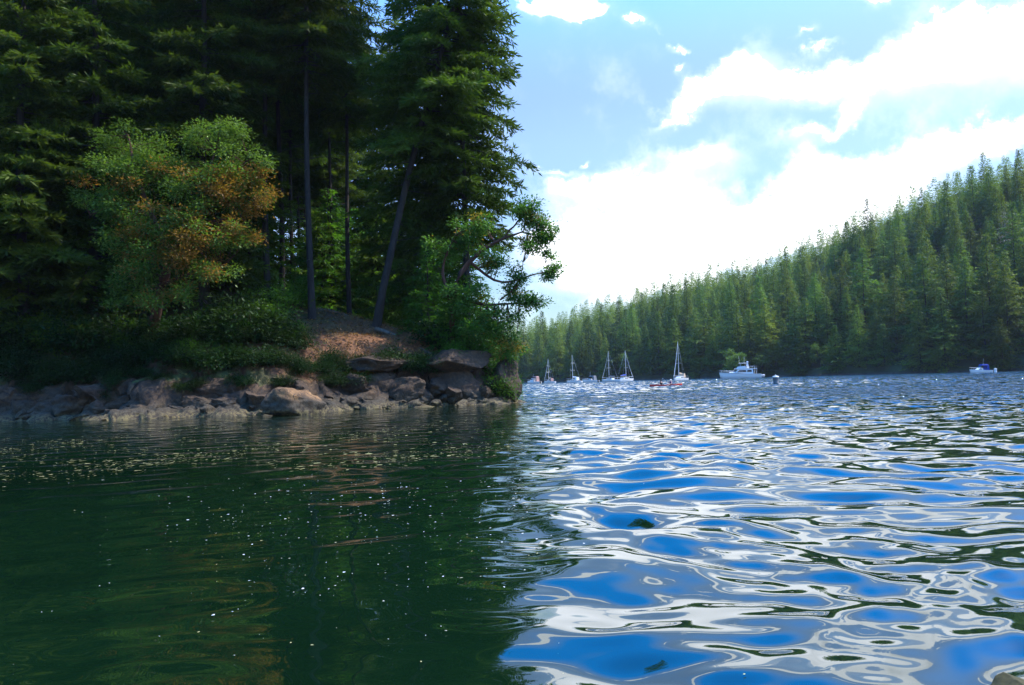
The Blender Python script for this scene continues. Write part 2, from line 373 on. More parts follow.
def build_land():
    def axis(a, b, lo, hi, fine, g):
        xs = [lo]
        while xs[-1] < hi: xs.append(xs[-1] + fine)
        d = fine
        while xs[-1] < b: d *= g; xs.append(xs[-1] + d)
        d = fine; ys = [lo]
        while ys[-1] > a: d *= g; ys.append(ys[-1] - d)
        return np.array(ys[:0:-1] + xs)
    xs = axis(-88, 6, -30, 3, 0.13, 1.12); ys = axis(40, 168, 41.5, 54, 0.13, 1.12)
    X, Y = np.meshgrid(xs, ys); nx, ny = len(xs), len(ys)
    Z, s = land_h(X, Y)
    P = np.stack([X.ravel(), Y.ravel(), Z.ravel()], 1)
    sr = s.ravel(); rocky = sstep(sr, -1.5, 0.2) * (1 - sstep(sr, 3.0, 5.0))
    Q = P * np.array([0.75, 0.75, 1.1])
    for ax, sd_ in ((0, 21), (1, 31), (2, 41)):
        r = 1 - 2 * np.abs(fbm(Q * 0.8, 4, sd_))
        P[:, ax] += rocky * ((0.55 if ax == 1 else 0.40) * fbm(Q * 1.5, 5, sd_ + 5, 0.6) + 0.55 * (r - 0.6))
    P[:, 2] += (1 - rocky) * 0.18 * fbm(P * 0.9, 3, 61)
    soil = sstep(sr + 0.4 * fbm(P * 0.7, 3, 71), 2.3, 3.1)
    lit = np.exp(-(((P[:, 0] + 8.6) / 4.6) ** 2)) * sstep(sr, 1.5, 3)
    idx = np.arange(nx * ny).reshape(ny, nx)
    F = np.stack([idx[:-1, :-1], idx[:-1, 1:], idx[1:, 1:], idx[1:, :-1]], -1).reshape(-1, 4)
    keep = (sr[F].max(1) > -4)
    me = mesh_np('headland', P, F[keep], [M_GROUND], True, {'soil': soil, 'litter': lit})
    tag(link('terrain', me), kind='structure')
build_land()
def ground_z(x, y): return float(land_h(np.array([x]), np.array([y]))[0][0])

# ------------------------------------------------------------------ far hill
SKYLINE = [(380, 345), (500, 328), (540, 320), (600, 300), (650, 286), (700, 270), (765, 255), (800, 241), (850, 216), (900, 191), (950, 172), (1000, 156), (1024, 148), (1150, 100), (1300, 60)]
FARSHORE = [(-160, 560), (-60, 500), (14, 440), (45, 395), (92, 310), (126, 265), (150, 236), (190, 190), (240, 130), (330, 40), (400, -40)]
fs = np.array(FARSHORE, float); fs_az = np.arctan2(fs[:, 0], fs[:, 1]); fs_r = np.hypot(fs[:, 0], fs[:, 1])
sk_az, sk_el = [], []
for px, py in SKYLINE:
    d = ray(px, py); sk_az.append(math.atan2(d.x, d.y)); sk_el.append(d.z / math.hypot(d.x, d.y))
sk_az = np.array(sk_az); sk_el = np.array(sk_el)
def far_params(a):
    r0 = np.interp(a, fs_az, fs_r); r1 = r0 + np.interp(a, [0.0, 0.25, 0.57, 1.2], [150, 170, 175, 180])
    H = np.interp(a, sk_az, sk_el) * r1 - 12.0 + CAM_H
    return r0, r1, np.clip(H, 6, 150)
def far_h(X, Y):
    a = np.arctan2(X, Y); r = np.hypot(X, Y); r0, r1, H = far_params(a)
    t = (r - r0) / (r1 - r0)
    base = np.where(t < 0, t * 12, np.where(t < 1, H * (0.85 * t + 0.15 * np.sin(np.clip(t, 0, 1) * math.pi / 2)), H * (1 - 0.25 * np.clip(t - 1, 0, 2))))
    bump = fbm(np.stack([X.ravel() * 0.03, Y.ravel() * 0.03, 0 * X.ravel()], 1), 3, 91).reshape(X.shape)
    return base + 2.5 * bump * np.clip(t * 2, 0, 1) + np.where((t > 0) & (t < 0.3), 1.4 * np.clip(t * 60, 0, 1), 0), t
def build_hill():
    az_ = np.linspace(-0.30, 1.5, 260); tt = np.concatenate([np.linspace(-0.08, 0.12, 26), np.linspace(0.14, 1.1, 46), np.linspace(1.15, 2.4, 14)])
    A, T = np.meshgrid(az_, tt); r0, r1, H = far_params(A); r = r0 + T * (r1 - r0)
    r = r + 2.0 * fbm(np.stack([A.ravel() * 60, T.ravel() * 4, 0 * A.ravel()], 1), 3, 7).reshape(A.shape)
    X, Y = r * np.sin(A), r * np.cos(A); Z, _ = far_h(X, Y)
    idx = np.arange(A.size).reshape(A.shape)
    F = np.stack([idx[:-1, :-1], idx[:-1, 1:], idx[1:, 1:], idx[1:, :-1]], -1).reshape(-1, 4)
    tag(link('hill', mesh_np('hill', np.stack([X.ravel(), Y.ravel(), Z.ravel()], 1), F, [M_HILL], True)), kind='structure')
build_hill()

# ------------------------------------------------------------------ foliage geometry
def diamonds(C, D, Lh, Wd, rng, up=0.55):
    """pointed blades: centre base C, unit direction D, length Lh, width Wd"""
    n = len(C); ref = np.zeros((n, 3)); ref[:, 2] = 1
    ref = ref * up + rng.normal(0, 0.6, (n, 3))
    sd_ = np.cross(D, ref); sd_ /= np.linalg.norm(sd_, axis=1)[:, None] + 1e-9
    Lh = np.broadcast_to(Lh, n)[:, None]; Wd = np.broadcast_to(Wd, n)[:, None]
    mid = C + D * Lh * 0.45
    V = np.stack([C, mid + sd_ * Wd / 2, C + D * Lh, mid - sd_ * Wd / 2], 1).reshape(-1, 3)
    F = np.arange(4 * n).reshape(n, 4)
    return V, F
def unit(v): return v / (np.linalg.norm(v, axis=-1, keepdims=True) + 1e-9)
def tube(path, rad, seg=6):
    path = np.asarray(path, float); rad = np.asarray(rad, float); n = len(path)
    T = unit(np.gradient(path, axis=0)); a = np.where(np.abs(T[:, 2:3]) > 0.9, np.array([[1., 0, 0]]), np.array([[0., 0, 1]]))
    U = unit(np.cross(T, a)); Vv = np.cross(T, U)
    ang_ = np.linspace(0, 2 * math.pi, seg, endpoint=False)
    V = path[:, None] + rad[:, None, None] * (np.cos(ang_)[None, :, None] * U[:, None] + np.sin(ang_)[None, :, None] * Vv[:, None])
    idx = np.arange(n * seg).reshape(n, seg); nx_ = np.roll(idx, -1, 1)
    F = np.stack([idx[:-1], nx_[:-1], nx_[1:], idx[1:]], -1).reshape(-1, 4)
    return V.reshape(-1, 3), F
def join(parts):
    V, F, o = [], [], 0
    for v, f in parts: V.append(v); F.append(f + o); o += len(v)
    return np.concatenate(V), np.concatenate(F)

def fir(seed, H=34.0, cb=0.2, Rm=4.2, nbr=150, sub=7, sprays=6, sl=0.42, sw=0.12, tr=0.42, limbs=True, top=1.0, patchy=0.25, tiny=False, lean=(0, 0), cone=0.8, up=0.55):
    """conifer: tapered trunk with drooping limbs; needle sprays along side twigs. Returns trunk (V,F), crown (V,F), tint"""
    rng = np.random.default_rng(seed)
    zs = np.linspace(0, H, 16); bend = np.stack([lean[0] * zs + 0.12 * np.sin(zs * 0.25 + seed), lean[1] * zs + 0.12 * np.cos(zs * 0.21 + seed), zs], 1)
    zs2 = bend[:, 2]
    bend[:2, 2] -= [0.8, 0]
    trunk = [tube(bend, tr * (1 - 0.97 * zs / H) * np.where(zs < 1.5, 1.35, 1.0) + 0.01, 9 if not tiny else 5)]
    def tpos(z): return np.array([np.interp(z, zs2, bend[:, 0]), np.interp(z, zs2, bend[:, 1]), z])
    if limbs:
        for q in range(int(40 * cb) + 4):          # dead snapped limbs under the crown
            z = H * rng.uniform(.06, cb + .08); a = rng.uniform(0, 6.28); L = rng.uniform(.5, 2.4); p = tpos(z)
            d = np.array([math.cos(a), math.sin(a), rng.uniform(-.35, .15)]); trunk.append(tube(np.array([p, p + d * L * .5, p + d * L + np.array([0, 0, rng.uniform(-.4, .1)])]), np.array([.035, .022, .008]), 4))
    C, D, LL, TI = [], [], [], []
    n = nbr; t = np.sort(rng.random(n)); 
    for i in range(n):
        u = (i + rng.random()) / n; u = u ** 1.12
        z = H * (cb + (0.995 - cb) * u); v = 1 - u
        prof = min(1.0, 1.25 * v ** cone + 0.03) * (0.55 + 0.45 * min(1, v * 4 + 0.2)) * (0.72 + 0.28 * min(1.0, u * 6 + 0.3))
        L = Rm * prof * rng.uniform(0.62, 1.15)
        if rng.random() < patchy * v: L *= rng.uniform(0.25, 0.6)
        a = i * 2.399 + rng.normal(0, 0.5); pitch = 0.30 * (u - 0.35) + rng.normal(0, 0.10) - 0.06
        s = np.linspace(0, 1, 6)
        droop = -0.16 * L * s ** 1.6 + 0.10 * L * np.clip(s - 0.7, 0, 1) ** 1.5
        b0 = tpos(z); h = np.array([math.cos(a), math.sin(a), 0])
        path = b0 + h * (s * L)[:, None]; path[:, 2] += s * L * math.tan(pitch) + droop
        if limbs: trunk.append(tube(path, np.linspace(0.018 + 0.010 * L, 0.006, 6), 3))
        m = max(3, int(sub * L / Rm * 1.6) + 2)
        ts = np.linspace(0.14, 1.0, m) ** 0.9; tint_b = rng.random()
        side = np.array([-h[1], h[0], 0])
        for q in ts:
            p = np.array([np.interp(q, s, path[:, k]) for k in range(3)])
            for sg in (-1, 1):
                tl = (0.22 + 0.42 * L * (1 - q) * 0.55 + 0.10 * L * min(1, q * 3)) * rng.uniform(0.6, 1.2)
                d = unit(side * sg * rng.uniform(0.7, 1.1) + h * rng.uniform(0.5, 1.0) + np.array([0, 0, rng.normal(-0.12, 0.14)]))
                k = max(1, int(sprays * tl / 0.9 + 0.5)); f = (np.arange(k) + rng.random(k)) / k
                pts = p + d * (f * tl)[:, None]; pts[:, 2] -= 0.16 * (f * tl) ** 2 * 2
                dd = unit(d + rng.normal(0, 0.42, (k, 3)) + np.array([0, 0, -0.16]))
                C.append(pts); D.append(dd); LL.append(np.full(k, 1.0) * rng.uniform(0.75, 1.2)); TI.append(np.clip(0.5 * tint_b + 0.5 * rng.random(k), 0, 1))
    C = np.concatenate(C); D = np.concatenate(D); LL = np.concatenate(LL); TI = np.concatenate(TI)
    V, F = diamonds(C, D, sl * LL, sw * LL, rng, up)
    return join(trunk), (V, F), np.repeat(TI, 4)

def tree_obj(name, trunk, crown_me, loc, rz, scale, label, cat, group):
    e = empty(name, loc, rz); e.scale = scale if hasattr(scale, '__len__') else (scale,) * 3
    if trunk: link('trunk', trunk, e)
    link('crown', crown_me, e)
    return tag(e, label, cat, group)

# --- prototypes of the near conifers
NEAR = []
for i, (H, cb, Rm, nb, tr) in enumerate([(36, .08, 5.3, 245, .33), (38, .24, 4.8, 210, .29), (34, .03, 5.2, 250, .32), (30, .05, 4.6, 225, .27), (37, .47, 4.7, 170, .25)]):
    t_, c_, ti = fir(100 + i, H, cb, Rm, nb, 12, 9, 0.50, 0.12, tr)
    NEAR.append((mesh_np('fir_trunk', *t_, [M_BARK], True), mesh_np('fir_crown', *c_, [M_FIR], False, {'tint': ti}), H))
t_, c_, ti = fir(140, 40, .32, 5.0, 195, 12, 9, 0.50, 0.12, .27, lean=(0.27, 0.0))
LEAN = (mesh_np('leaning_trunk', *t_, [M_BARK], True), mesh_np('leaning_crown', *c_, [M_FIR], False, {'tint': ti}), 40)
t_, c_, ti = fir(160, 7.0, .04, 2.0, 95, 6, 8, 0.30, 0.085, .10)
YOUNG = (mesh_np('young_fir_trunk', *t_, [M_BARK], True), mesh_np('young_fir_crown', *c_, [M_CEDAR], False, {'tint': ti}), 7.0)

rnd = random.Random(4)
def plant_fir(px, depth, kind, hs=1.0, label=None, group=None, rz=None, name='fir_tree', ws=None):
    d = at(px, 330, depth); x, y = d.x, d.y
    t, c, H = kind
    g = ground_z(x, y)
    return tree_obj(name, t, c, (x, y, g - 0.2), rnd.uniform(0, 6.28) if rz is None else rz, (ws or hs, ws or hs, hs), label, 'conifer', group)
G_BANK = 'tall firs in the dark forest on the left bank'
NAMED = [
    (372, 55.0, LEAN, 1.0, 'fir with a thick dark trunk leaning to the right above the orange leaf litter', 0.0, 1.0),
    (311, 55.0, NEAR[4], 1.0, 'fir with a straight bare trunk rising just left of the leaf litter slope', None, .95),
    (350, 63.0, NEAR[4], 0.98, 'slim straight fir trunk standing just behind the leaning fir', None, .8),
    (334, 68.0, NEAR[4], 0.95, 'thin fir trunk between the straight fir and the slim one behind the leaning fir', None, .75),
    (268, 58.0, NEAR[4], 0.95, 'dark fir whose lower trunk shows behind the right side of the orange madrone', None, .95),
    (467, 57.5, NEAR[1], 1.06, 'tall fir on the point whose crown edges against the open sky', 1.0, .93),
    (432, 61.0, NEAR[0], 1.12, 'tall fir behind the leaning trunk with sky gaps through its crown', 2.6, 1.0),
    (402, 72.0, NEAR[2], 1.0, 'fir behind the leaning trunk, deeper in the forest', 4.0, 1.0),
    (22, 48.0, NEAR[2], 0.95, 'dark full skirted fir at the very edge of the bank left of the orange madrone', .4, 1.0),
    (95, 50.5, NEAR[0], 1.0, 'dark fir directly behind the left half of the orange madrone', 1.9, 1.0),
    (205, 53.0, NEAR[0], 1.0, 'dark fir directly behind the right half of the orange madrone', 3.1, 1.0),
]
occupied = []
for px, dep, kd, hs, lab, rz, ws in NAMED:
    o = plant_fir(px, dep, kd, hs, lab, G_BANK, rz, ws=ws); occupied.append((o.location.x, o.location.y))
cnt = 0
for k in range(900):
    x, y = rnd.uniform(-58, -1.5), rnd.uniform(47, 100)
    s = float(shore_dist(np.array([x]), np.array([y]))[0])
    if s < 4.5: continue
    pxx = CX + x / y * F_PX
    if pxx > 455 or pxx < -110: continue
    if 285 < pxx < 425 and y < 66: continue
    if 40 < pxx < 300 and y < 57: continue
    if 335 < pxx < 412 and y < 92: continue
    if any(math.hypot(x - a, y - b) < 4.4 for a, b in occupied): continue
    occupied.append((x, y)); cnt += 1
    kd = NEAR[rnd.choice([0, 1, 2, 3] if y < 70 else [0, 1, 2])]
    if 225 < pxx < 430: kd = NEAR[4]
    hs = rnd.uniform(.85, 1.08)
    tree_obj('fir_tree', kd[0], kd[1], (x, y, ground_z(x, y) - 0.3), rnd.uniform(0, 6.28), (hs, hs, hs), 'dark green fir standing among others in the shaded forest on the left bank', 'conifer', 'dark firs filling the left forest')
    if cnt > 72: break

# --- young bright firs on the point and behind the trunks
YG = 'bright green young firs on the left bank'
for px, dep, sc, lab in [(452, 51.5, .80, 'bright young fir above the rock ledge near the point'), (482, 52.5, .85, 'bright young fir at the tip of the point beside the madrone limbs'),
                         (430, 54.0, .95, 'young fir between the leaning trunk and the rock ledge'), (500, 54.0, .5, 'small bright fir above the last rocks of the point'),
                         (395, 76.0, 1.0, 'sunlit young fir glimpsed behind the leaning trunk'), (362, 80.0, 1.1, 'sunlit young fir glimpsed between the slim trunk and the leaning fir'), (322, 78.0, 1.4, 'sunlit young fir glimpsed left of the slim trunks'), (468, 58.0, 1.15, 'young fir behind the ledge under the tall fir on the point'), (290, 70.0, 1.4, 'young fir glimpsed left of the straight bare trunk')]:
    plant_fir(px, dep, YOUNG, sc, lab, YG, name='young_fir')
for px, dep, sc in ((318, 76, 1.7), (330, 84, 2.1), (340, 79, 1.6), (352, 88, 2.3), (360, 77, 1.7), (344, 98, 2.6), (324, 96, 2.5), (372, 86, 2.0), (386, 80, 1.7), (366, 99, 2.7), (308, 88, 2.2)):
    plant_fir(px, dep, YOUNG, sc, 'sunlit green young tree filling the gap behind the bare trunks on the left bank', 'young trees behind the bare trunks', name='young_fir')
for k in range(34):
    px, dep = rnd.uniform(20, 445), rnd.uniform(60, 88)
    if 300 < px < 415 and dep < 66: continue
    plant_fir(px, dep, YOUNG, rnd.uniform(.9, 1.9), 'young green fir growing in the shade between the big trunks on the left bank', 'young firs in the forest understorey', name='young_fir')

# ------------------------------------------------------------------ broadleaf trees and shrubs
def leaf_clusters(clusters, rng, leaf=(0.16, 0.075), up=1.6):
    """clusters: (centre, radii, sub clumps, leaves per clump, mat index). Returns V,F,tint,mi and clump centres"""
    C, D, T, MI, cents = [], [], [], [], []
    for (c, r, K, n, mfun) in clusters:
        c = np.asarray(c, float); r = np.asarray(r, float)
        p = unit(rng.normal(0, 1, (K, 3))) * (rng.random((K, 1)) ** 0.45); p = c + p * r
        for q in p:
            cents.append((c, q)); cr = 0.13 * r.mean() + 0.14
            pp = q + rng.normal(0, 1, (n, 3)) * np.array([cr, cr, cr * 0.55])
            dd = unit((pp - q) * 0.9 + rng.normal(0, 0.5, (n, 3)) * cr + np.array([0, 0, -0.05]))
            C.append(pp); D.append(dd); tb = rng.random(); T.append(np.clip(0.55 * tb + 0.45 * rng.random(n), 0, 1)); m0 = mfun(q, rng); MI.append(np.where(rng.random(n) < .12, [mfun(q, rng) for _ in range(n)], m0))
    C, D, T, MI = map(np.concatenate, (C, D, T, MI)); s = rng.uniform(0.7, 1.25, len(C))
    V, F = diamonds(C, D, leaf[0] * s, leaf[1] * s, rng, up)
    return V, F, np.repeat(T, 4), MI, cents
def limb_tree(name, base, limbs, clusters, mats, bark, label, cat, group, seed, leaf=(0.16, 0.075)):
    """limbs: list of (points, r0, r1) in world space; twigs run from the nearest limb point to each clump"""
    rng = np.random.default_rng(seed); base = np.asarray(base, float)
    parts, lp = [], []
    for pts, r0, r1 in limbs:
        pts = np.asarray(pts, float); n = 12; t = np.linspace(0, 1, len(pts)); tt = np.linspace(0, 1, n)
        q = np.stack([np.interp(tt, t, pts[:, k]) for k in range(3)], 1)
        q[1:-1] += rng.normal(0, 0.05, (n - 2, 3)); q[1:-1] = (q[:-2] + 2 * q[1:-1] + q[2:]) / 4
        parts.append(tube(q, np.linspace(r0, r1, n), 7)); lp.append(q)
    lp = np.concatenate(lp)
    V, F, T, MI, cents = leaf_clusters(clusters, rng, leaf)
    for c, q in cents:
        d = np.linalg.norm(lp - q, axis=1) + 0.6 * np.clip(lp[:, 2] - q[2], 0, 9); a = lp[np.argmin(d)]
        mid = (a + q) / 2 + np.array([0, 0, -0.06 * np.linalg.norm(q - a)]) + rng.normal(0, 0.05, 3)
        parts.append(tube(np.array([a, mid, q]), np.array([0.03, 0.02, 0.008]), 4))
    tv, tf = join(parts)
    e = empty(name, base); link('trunk', mesh_np(name + '_trunk', tv - base, tf, [bark], True), e)
    link('crown', mesh_np(name + '_crown', V - base, F, mats, False, {'tint': T}, MI), e)
    return tag(e, label, cat, group)
# the orange and green madrone
DM = 45.5
def A(px, py, d=DM): return np.array(at(px, py, d))
def mad_mix(q, rng):
    # colour by branch: reddening foliage on the right and in the middle, fresh green above and to the left
    g = at(0, 0, 1); dx = q[0]; px = CX + q[0] / q[1] * F_PX; py_h = q[2]
    o = 0.22 + 0.50 * math.exp(-((px - 245) / 38) ** 2) * math.exp(-((py_h - 12.3) / 2.2) ** 2) + 0.35 * math.exp(-((px - 170) / 30) ** 2) * math.exp(-((py_h - 9.5) / 1.8) ** 2) - 0.40 * (py_h > 14.0) - 0.2 * (px < 115)
    return 1 if rng.random() < o else 0
b = A(150, 330, 47.5); b[2] = ground_z(b[0], b[1]) - 0.2
limbs = [([b, A(160, 290), A(172, 255)], .34, .24), ([A(172, 255), A(190, 225), A(205, 195), A(215, 150)], .22, .05), ([A(172, 255), A(150, 215), A(135, 170), A(128, 135)], .2, .05),
         ([A(190, 225), A(225, 220), A(255, 205)], .15, .05), ([A(160, 285), A(185, 275), A(220, 268)], .14, .04), ([A(150, 215), A(118, 205), A(90, 215)], .12, .04), ([A(205, 195), A(235, 170), A(250, 160)], .1, .04)]
cl = []
for px, py, dd, rx, rz, K, n in [(215, 140, 0, 34, 20, 26, 95), (235, 168, -.5, 36, 24, 34, 95), (250, 198, -.3, 27, 18, 24, 90), (205, 190, -1.2, 36, 26, 30, 95), (140, 145, .4, 40, 26, 34, 95), (125, 178, -.4, 38, 26, 30, 90),
                                 (165, 172, 0.6, 36, 26, 26, 90), (170, 215, -1.4, 46, 26, 38, 95), (115, 215, -.6, 36, 24, 24, 90), (205, 240, -1.6, 42, 24, 32, 95), (235, 228, -.8, 28, 16, 16, 90), (165, 258, -1.7, 44, 24, 30, 95), (205, 268, -1.9, 34, 18, 20, 90), (120, 250, -1., 36, 22, 18, 90), (90, 190, .2, 22, 20, 10, 80), (150, 285, -1.8, 40, 16, 20, 80), (145, 304, -1.9, 36, 10, 9, 80), (182, 294, -1.9, 28, 9, 8, 80)]:
    c = A(px, py, DM + dd * 1.2); k = (DM + dd) / F_PX
    cl.append((c, (rx * k * .92, 1.4, rz * k * .95), int(K * .68), n + 95, mad_mix))
limb_tree('madrone_tree', b, limbs, cl, [M_MADG, M_MADO], M_MBARK, 'rounded madrone tree with green and orange leaves standing out against dark firs', 'tree', None, 31, (0.17, 0.085))
# the madrone reaching out over the channel from the point
DP = 51.0
b = A(452, 318, DP + .8); b[2] = ground_z(b[0], b[1]) - 0.2
limbs = [([b, A(450, 292, DP), A(462, 268, DP), A(482, 250, DP), A(503, 238, DP), A(522, 232, DP)], .24, .05), ([A(503, 238, DP), A(517, 222, DP), A(529, 210, DP)], .07, .03), ([A(470, 262, DP), A(500, 285, DP), A(530, 275, DP), A(552, 271, DP)], .10, .025),
         ([A(455, 296, DP), A(485, 305, DP), A(510, 304, DP), A(530, 303, DP)], .12, .03), ([A(522, 232, DP), A(540, 236, DP), A(553, 238, DP)], .05, .02), ([A(450, 300, DP), A(440, 270, DP), A(455, 235, DP)], .14, .04), ([A(500, 300, DP), A(520, 285, DP), A(523, 262, DP)], .06, .02)]
gm = lambda q, rng: 1 if rng.random() < 0.10 else 0
cl = []
for px, py, dd, rx, rz, K, n in [(524, 210, 0, 13, 11, 10, 60), (537, 224, .2, 15, 12, 12, 60), (548, 236, 0, 14, 10, 10, 60), (530, 246, -.2, 14, 9, 8, 55), (553, 271, 0, 10, 9, 8, 55), (528, 303, 0, 18, 9, 12, 60), (516, 290, .2, 12, 9, 7, 50), (545, 255, .3, 8, 5, 3, 40), (518, 272, 0, 9, 8, 5, 45),
                                 (470, 232, .5, 22, 18, 16, 80), (490, 262, .3, 18, 14, 12, 75), (462, 300, -.4, 24, 16, 14, 75), (500, 322, -.3, 22, 16, 16, 80), (478, 330, -.6, 26, 14, 14, 80), (446, 250, .6, 18, 16, 10, 80), (510, 345, -.2, 14, 16, 12, 75)]:
    c = A(px, py, DP + dd); k = DP / F_PX
    cl.append((c, (rx * k, 0.8, rz * k), int(K * 1.4), n + 50, gm))
limb_tree('madrone_tree', b, limbs, cl, [M_MADG, M_MADO], M_MBARK, 'madrone with red bare limbs leaning out over the channel from the point', 'tree', None, 32, (0.19, 0.10))

# shrub prototypes
def shrub_proto(seed, rx, rz, K, n, m, leaf):
    rng = np.random.default_rng(seed); cl = [((0, 0, rz * 0.9), (rx, rx, rz * 0.8), K, n, lambda q, r: 0), ((rx * .5, 0, rz * .5), (rx * .8, rx * .7, rz * .5), K // 2, n, lambda q, r: 0), ((-rx * .5, .1, rz * .5), (rx * .8, rx * .7, rz * .5), K // 2, n, lambda q, r: 0)]
    V, F, T, MI, cents = leaf_clusters(cl, rng, leaf)
    parts = [tube(np.array([(rng.normal(0, .1), rng.normal(0, .1), -0.3), q * 0.5 + np.array([0, 0, .1]), q]), np.array([.03, .02, .007]), 4) for c, q in cents]
    tv, tf = join(parts)
    return mesh_np('shrub_stems', tv, tf, [M_BARK], True), mesh_np('shrub_foliage', V, F, [m], False, {'tint': T})
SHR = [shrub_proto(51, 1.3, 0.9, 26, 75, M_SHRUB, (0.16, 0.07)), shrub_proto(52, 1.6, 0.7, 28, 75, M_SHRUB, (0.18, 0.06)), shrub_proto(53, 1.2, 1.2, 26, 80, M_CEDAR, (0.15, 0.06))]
def shrub(px, py, depth, k, sc, label, sz=1.0):
    p = at(px, py, depth); g = ground_z(p.x, p.y); z = min(g - 0.05, p.z) if p.z < g else g - 0.05
    e = empty('shrub', (p.x, p.y, z), rnd.uniform(0, 6.28)); sc *= 1.35; e.scale = (sc, sc, sc * sz)
    link('stems', SHR[k][0], e); link('foliage', SHR[k][1], e)
    return tag(e, label, 'shrub', 'shrubs along the left bank')
SHR_SPOTS = [
    (8, 352, 47.0, 0, 1.25, 'dark shrub on the bank at the left end of the shore'), (45, 356, 47.0, 2, .9, 'lighter green shrub on the bank left of the wide pale rock'), (82, 350, 47.5, 1, 1.25, 'dark low shrub above the wide pale shore rock'),
    (120, 352, 47.5, 0, 1.2, 'dark shrub under the left edge of the orange madrone'), (155, 350, 47.6, 1, 1.2, 'dark spreading shrub below the trunk of the orange madrone'), (190, 350, 47.5, 0, 1.2, 'dark shrub under the right half of the orange madrone'),
    (222, 345, 47.5, 1, 1.2, 'dark spreading shrub between the orange madrone and the leaf litter slope'), (252, 338, 47.6, 0, 1.25, 'shrub at the left edge of the leaf litter slope'), (272, 325, 49.5, 2, 1.0, 'feathery light green shrub left of the leaf litter slope'),
    (245, 315, 50.5, 1, 1.2, 'shrub on the upper bank right of the orange madrone'), (288, 352, 48.0, 0, .85, 'shrub on the bank above the big tan boulder'), (395, 358, 49.4, 0, .75, 'dark shrub hanging over the shadowed hollow in the rock'), (422, 352, 49.8, 1, .7, 'dark shrub left of the rock ledge'),
    (20, 318, 50.0, 1, 1.4, 'dark shrub high on the bank at the left end of the shore'), (70, 318, 50.0, 0, 1.4, 'dark shrub high on the bank left of the orange madrone'), (470, 342, 51.0, 2, .9, 'bright shrub behind the rock ledge'), (495, 352, 51.0, 2, .9, 'bright shrub trailing down between the ledge and the point'), (508, 342, 52.4, 2, .6, 'bright yellow green shrub at the tip of the point'),
    (322, 360, 48.0, 1, .5, 'low dark shrub hanging over the rocks just right of the tan boulder'), (345, 358, 48.6, 0, .5, 'small dark shrub between the leaf litter and the flat rock over the hollow'), (408, 356, 49.6, 1, .55, 'low dark shrub on top of the rock left of the ledge'),
    (298, 366, 46.6, 1, .6, 'dark shrub hanging just above the tan boulder'), (265, 368, 46.4, 0, .6, 'dark shrub on the rocks left of the tan boulder'), (330, 370, 46.9, 0, .45, 'little dark shrub low on the rocks right of the tan boulder'), (352, 366, 47.6, 1, .5, 'dark shrub drooping over the left end of the hollow'),
    (365, 352, 49.0, 1, .55, 'small dark shrub at the foot of the leaf litter slope'), (330, 352, 48.8, 0, .55, 'small shrub above the rocks between boulder and hollow'), (440, 330, 53.0, 0, 1.1, 'shrub beside the fallen log'), (300, 308, 58, 2, .9, 'green shrub at the top of the leaf litter slope'), (410, 306, 60, 2, 1.0, 'green shrub right of the leaning fir trunk'),
]
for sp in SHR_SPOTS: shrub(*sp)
k = 0
for px in range(-14, 286, 17):
    for row, (off, py_) in enumerate(((2.7, 366), (4.2, 350), (6.0, 330))):
        if row == 0 and rnd.random() < .35: continue
        q = px + rnd.uniform(-7, 7) + row * 6; hz = onwater(q, np.interp(q, [-60, 0, 120, 240, 300], [423.5, 422, 419.5, 416, 413])).y
        sc_ = rnd.uniform(.7, 1.1) * (.62 if row == 0 else 1.0); e = at(q, py_, hz + off + rnd.uniform(-.3, .5)); g_ = ground_z(e.x, e.y)
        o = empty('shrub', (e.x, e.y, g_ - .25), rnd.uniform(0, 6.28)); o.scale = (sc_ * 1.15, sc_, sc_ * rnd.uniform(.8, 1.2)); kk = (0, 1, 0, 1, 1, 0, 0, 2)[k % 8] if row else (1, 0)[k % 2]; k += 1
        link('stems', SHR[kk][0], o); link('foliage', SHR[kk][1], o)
        tag(o, 'dark leafy shrub crowding the steep bank above the left shore rocks', 'shrub', 'shrubs crowding the dark left bank')

# ------------------------------------------------------------------ shore rocks
def boulder_mesh(seed, size, flat=0.7, sub=5, rough=0.22, boxy=2.6):
    bm = bmesh.new(); bmesh.ops.create_icosphere(bm, subdivisions=sub, radius=1.0)
    V = np.array([v.co[:] for v in bm.verts]); rng = np.random.default_rng(seed)
    V /= ((np.abs(V) ** boxy).sum(1) ** (1 / boxy))[:, None]
    for _ in range(13):                    # broken faces
        nrm = unit(rng.normal(0, 1, 3) * np.array([1, 1, .7])); d = rng.uniform(0.5, 0.85); e = V @ nrm - d
        V = V - np.clip(e, 0, 9)[:, None] * nrm * 0.96
    off = rng.uniform(0, 50, 3); S_ = np.array(size) * 1.15
    P = V * S_ * np.array([1, 1, 2.2]) + off                # beds run level
    rid = 1 - 2 * np.abs(fbm(P * 1.1, 4, seed + 3, .55))
    k = 1 + rough * fbm(V * 1.6 + off, 4, seed) + (0.10 * (rid - .5) + 0.09 * fbm(P * 3.1, 4, seed + 9, .65)) / max(S_.mean(), .8)
    V = V * k[:, None] * S_
    F = np.array([[v.index for v in f.verts] for f in bm.faces]); bm.free()
    return V, F
def boulder(px, py, size, label, dz=0.0, depth=None, seed=None, rz=None, mesh=None, name='boulder', group='rocks along the left shore', boxy=2.6):
    p = at(px, py, depth) if depth else onwater(px, py)
    me = mesh or mesh_np('boulder', *boulder_mesh(seed if seed is not None else rnd.randrange(9999), size, boxy=boxy), [M_ROCK], True)
    o = link(name, me); o.location = (p.x, p.y, p.z + dz); o.rotation_euler = (0, 0, rnd.uniform(0, 6.28) if rz is None else rz)
    return tag(o, label, 'rock', group)
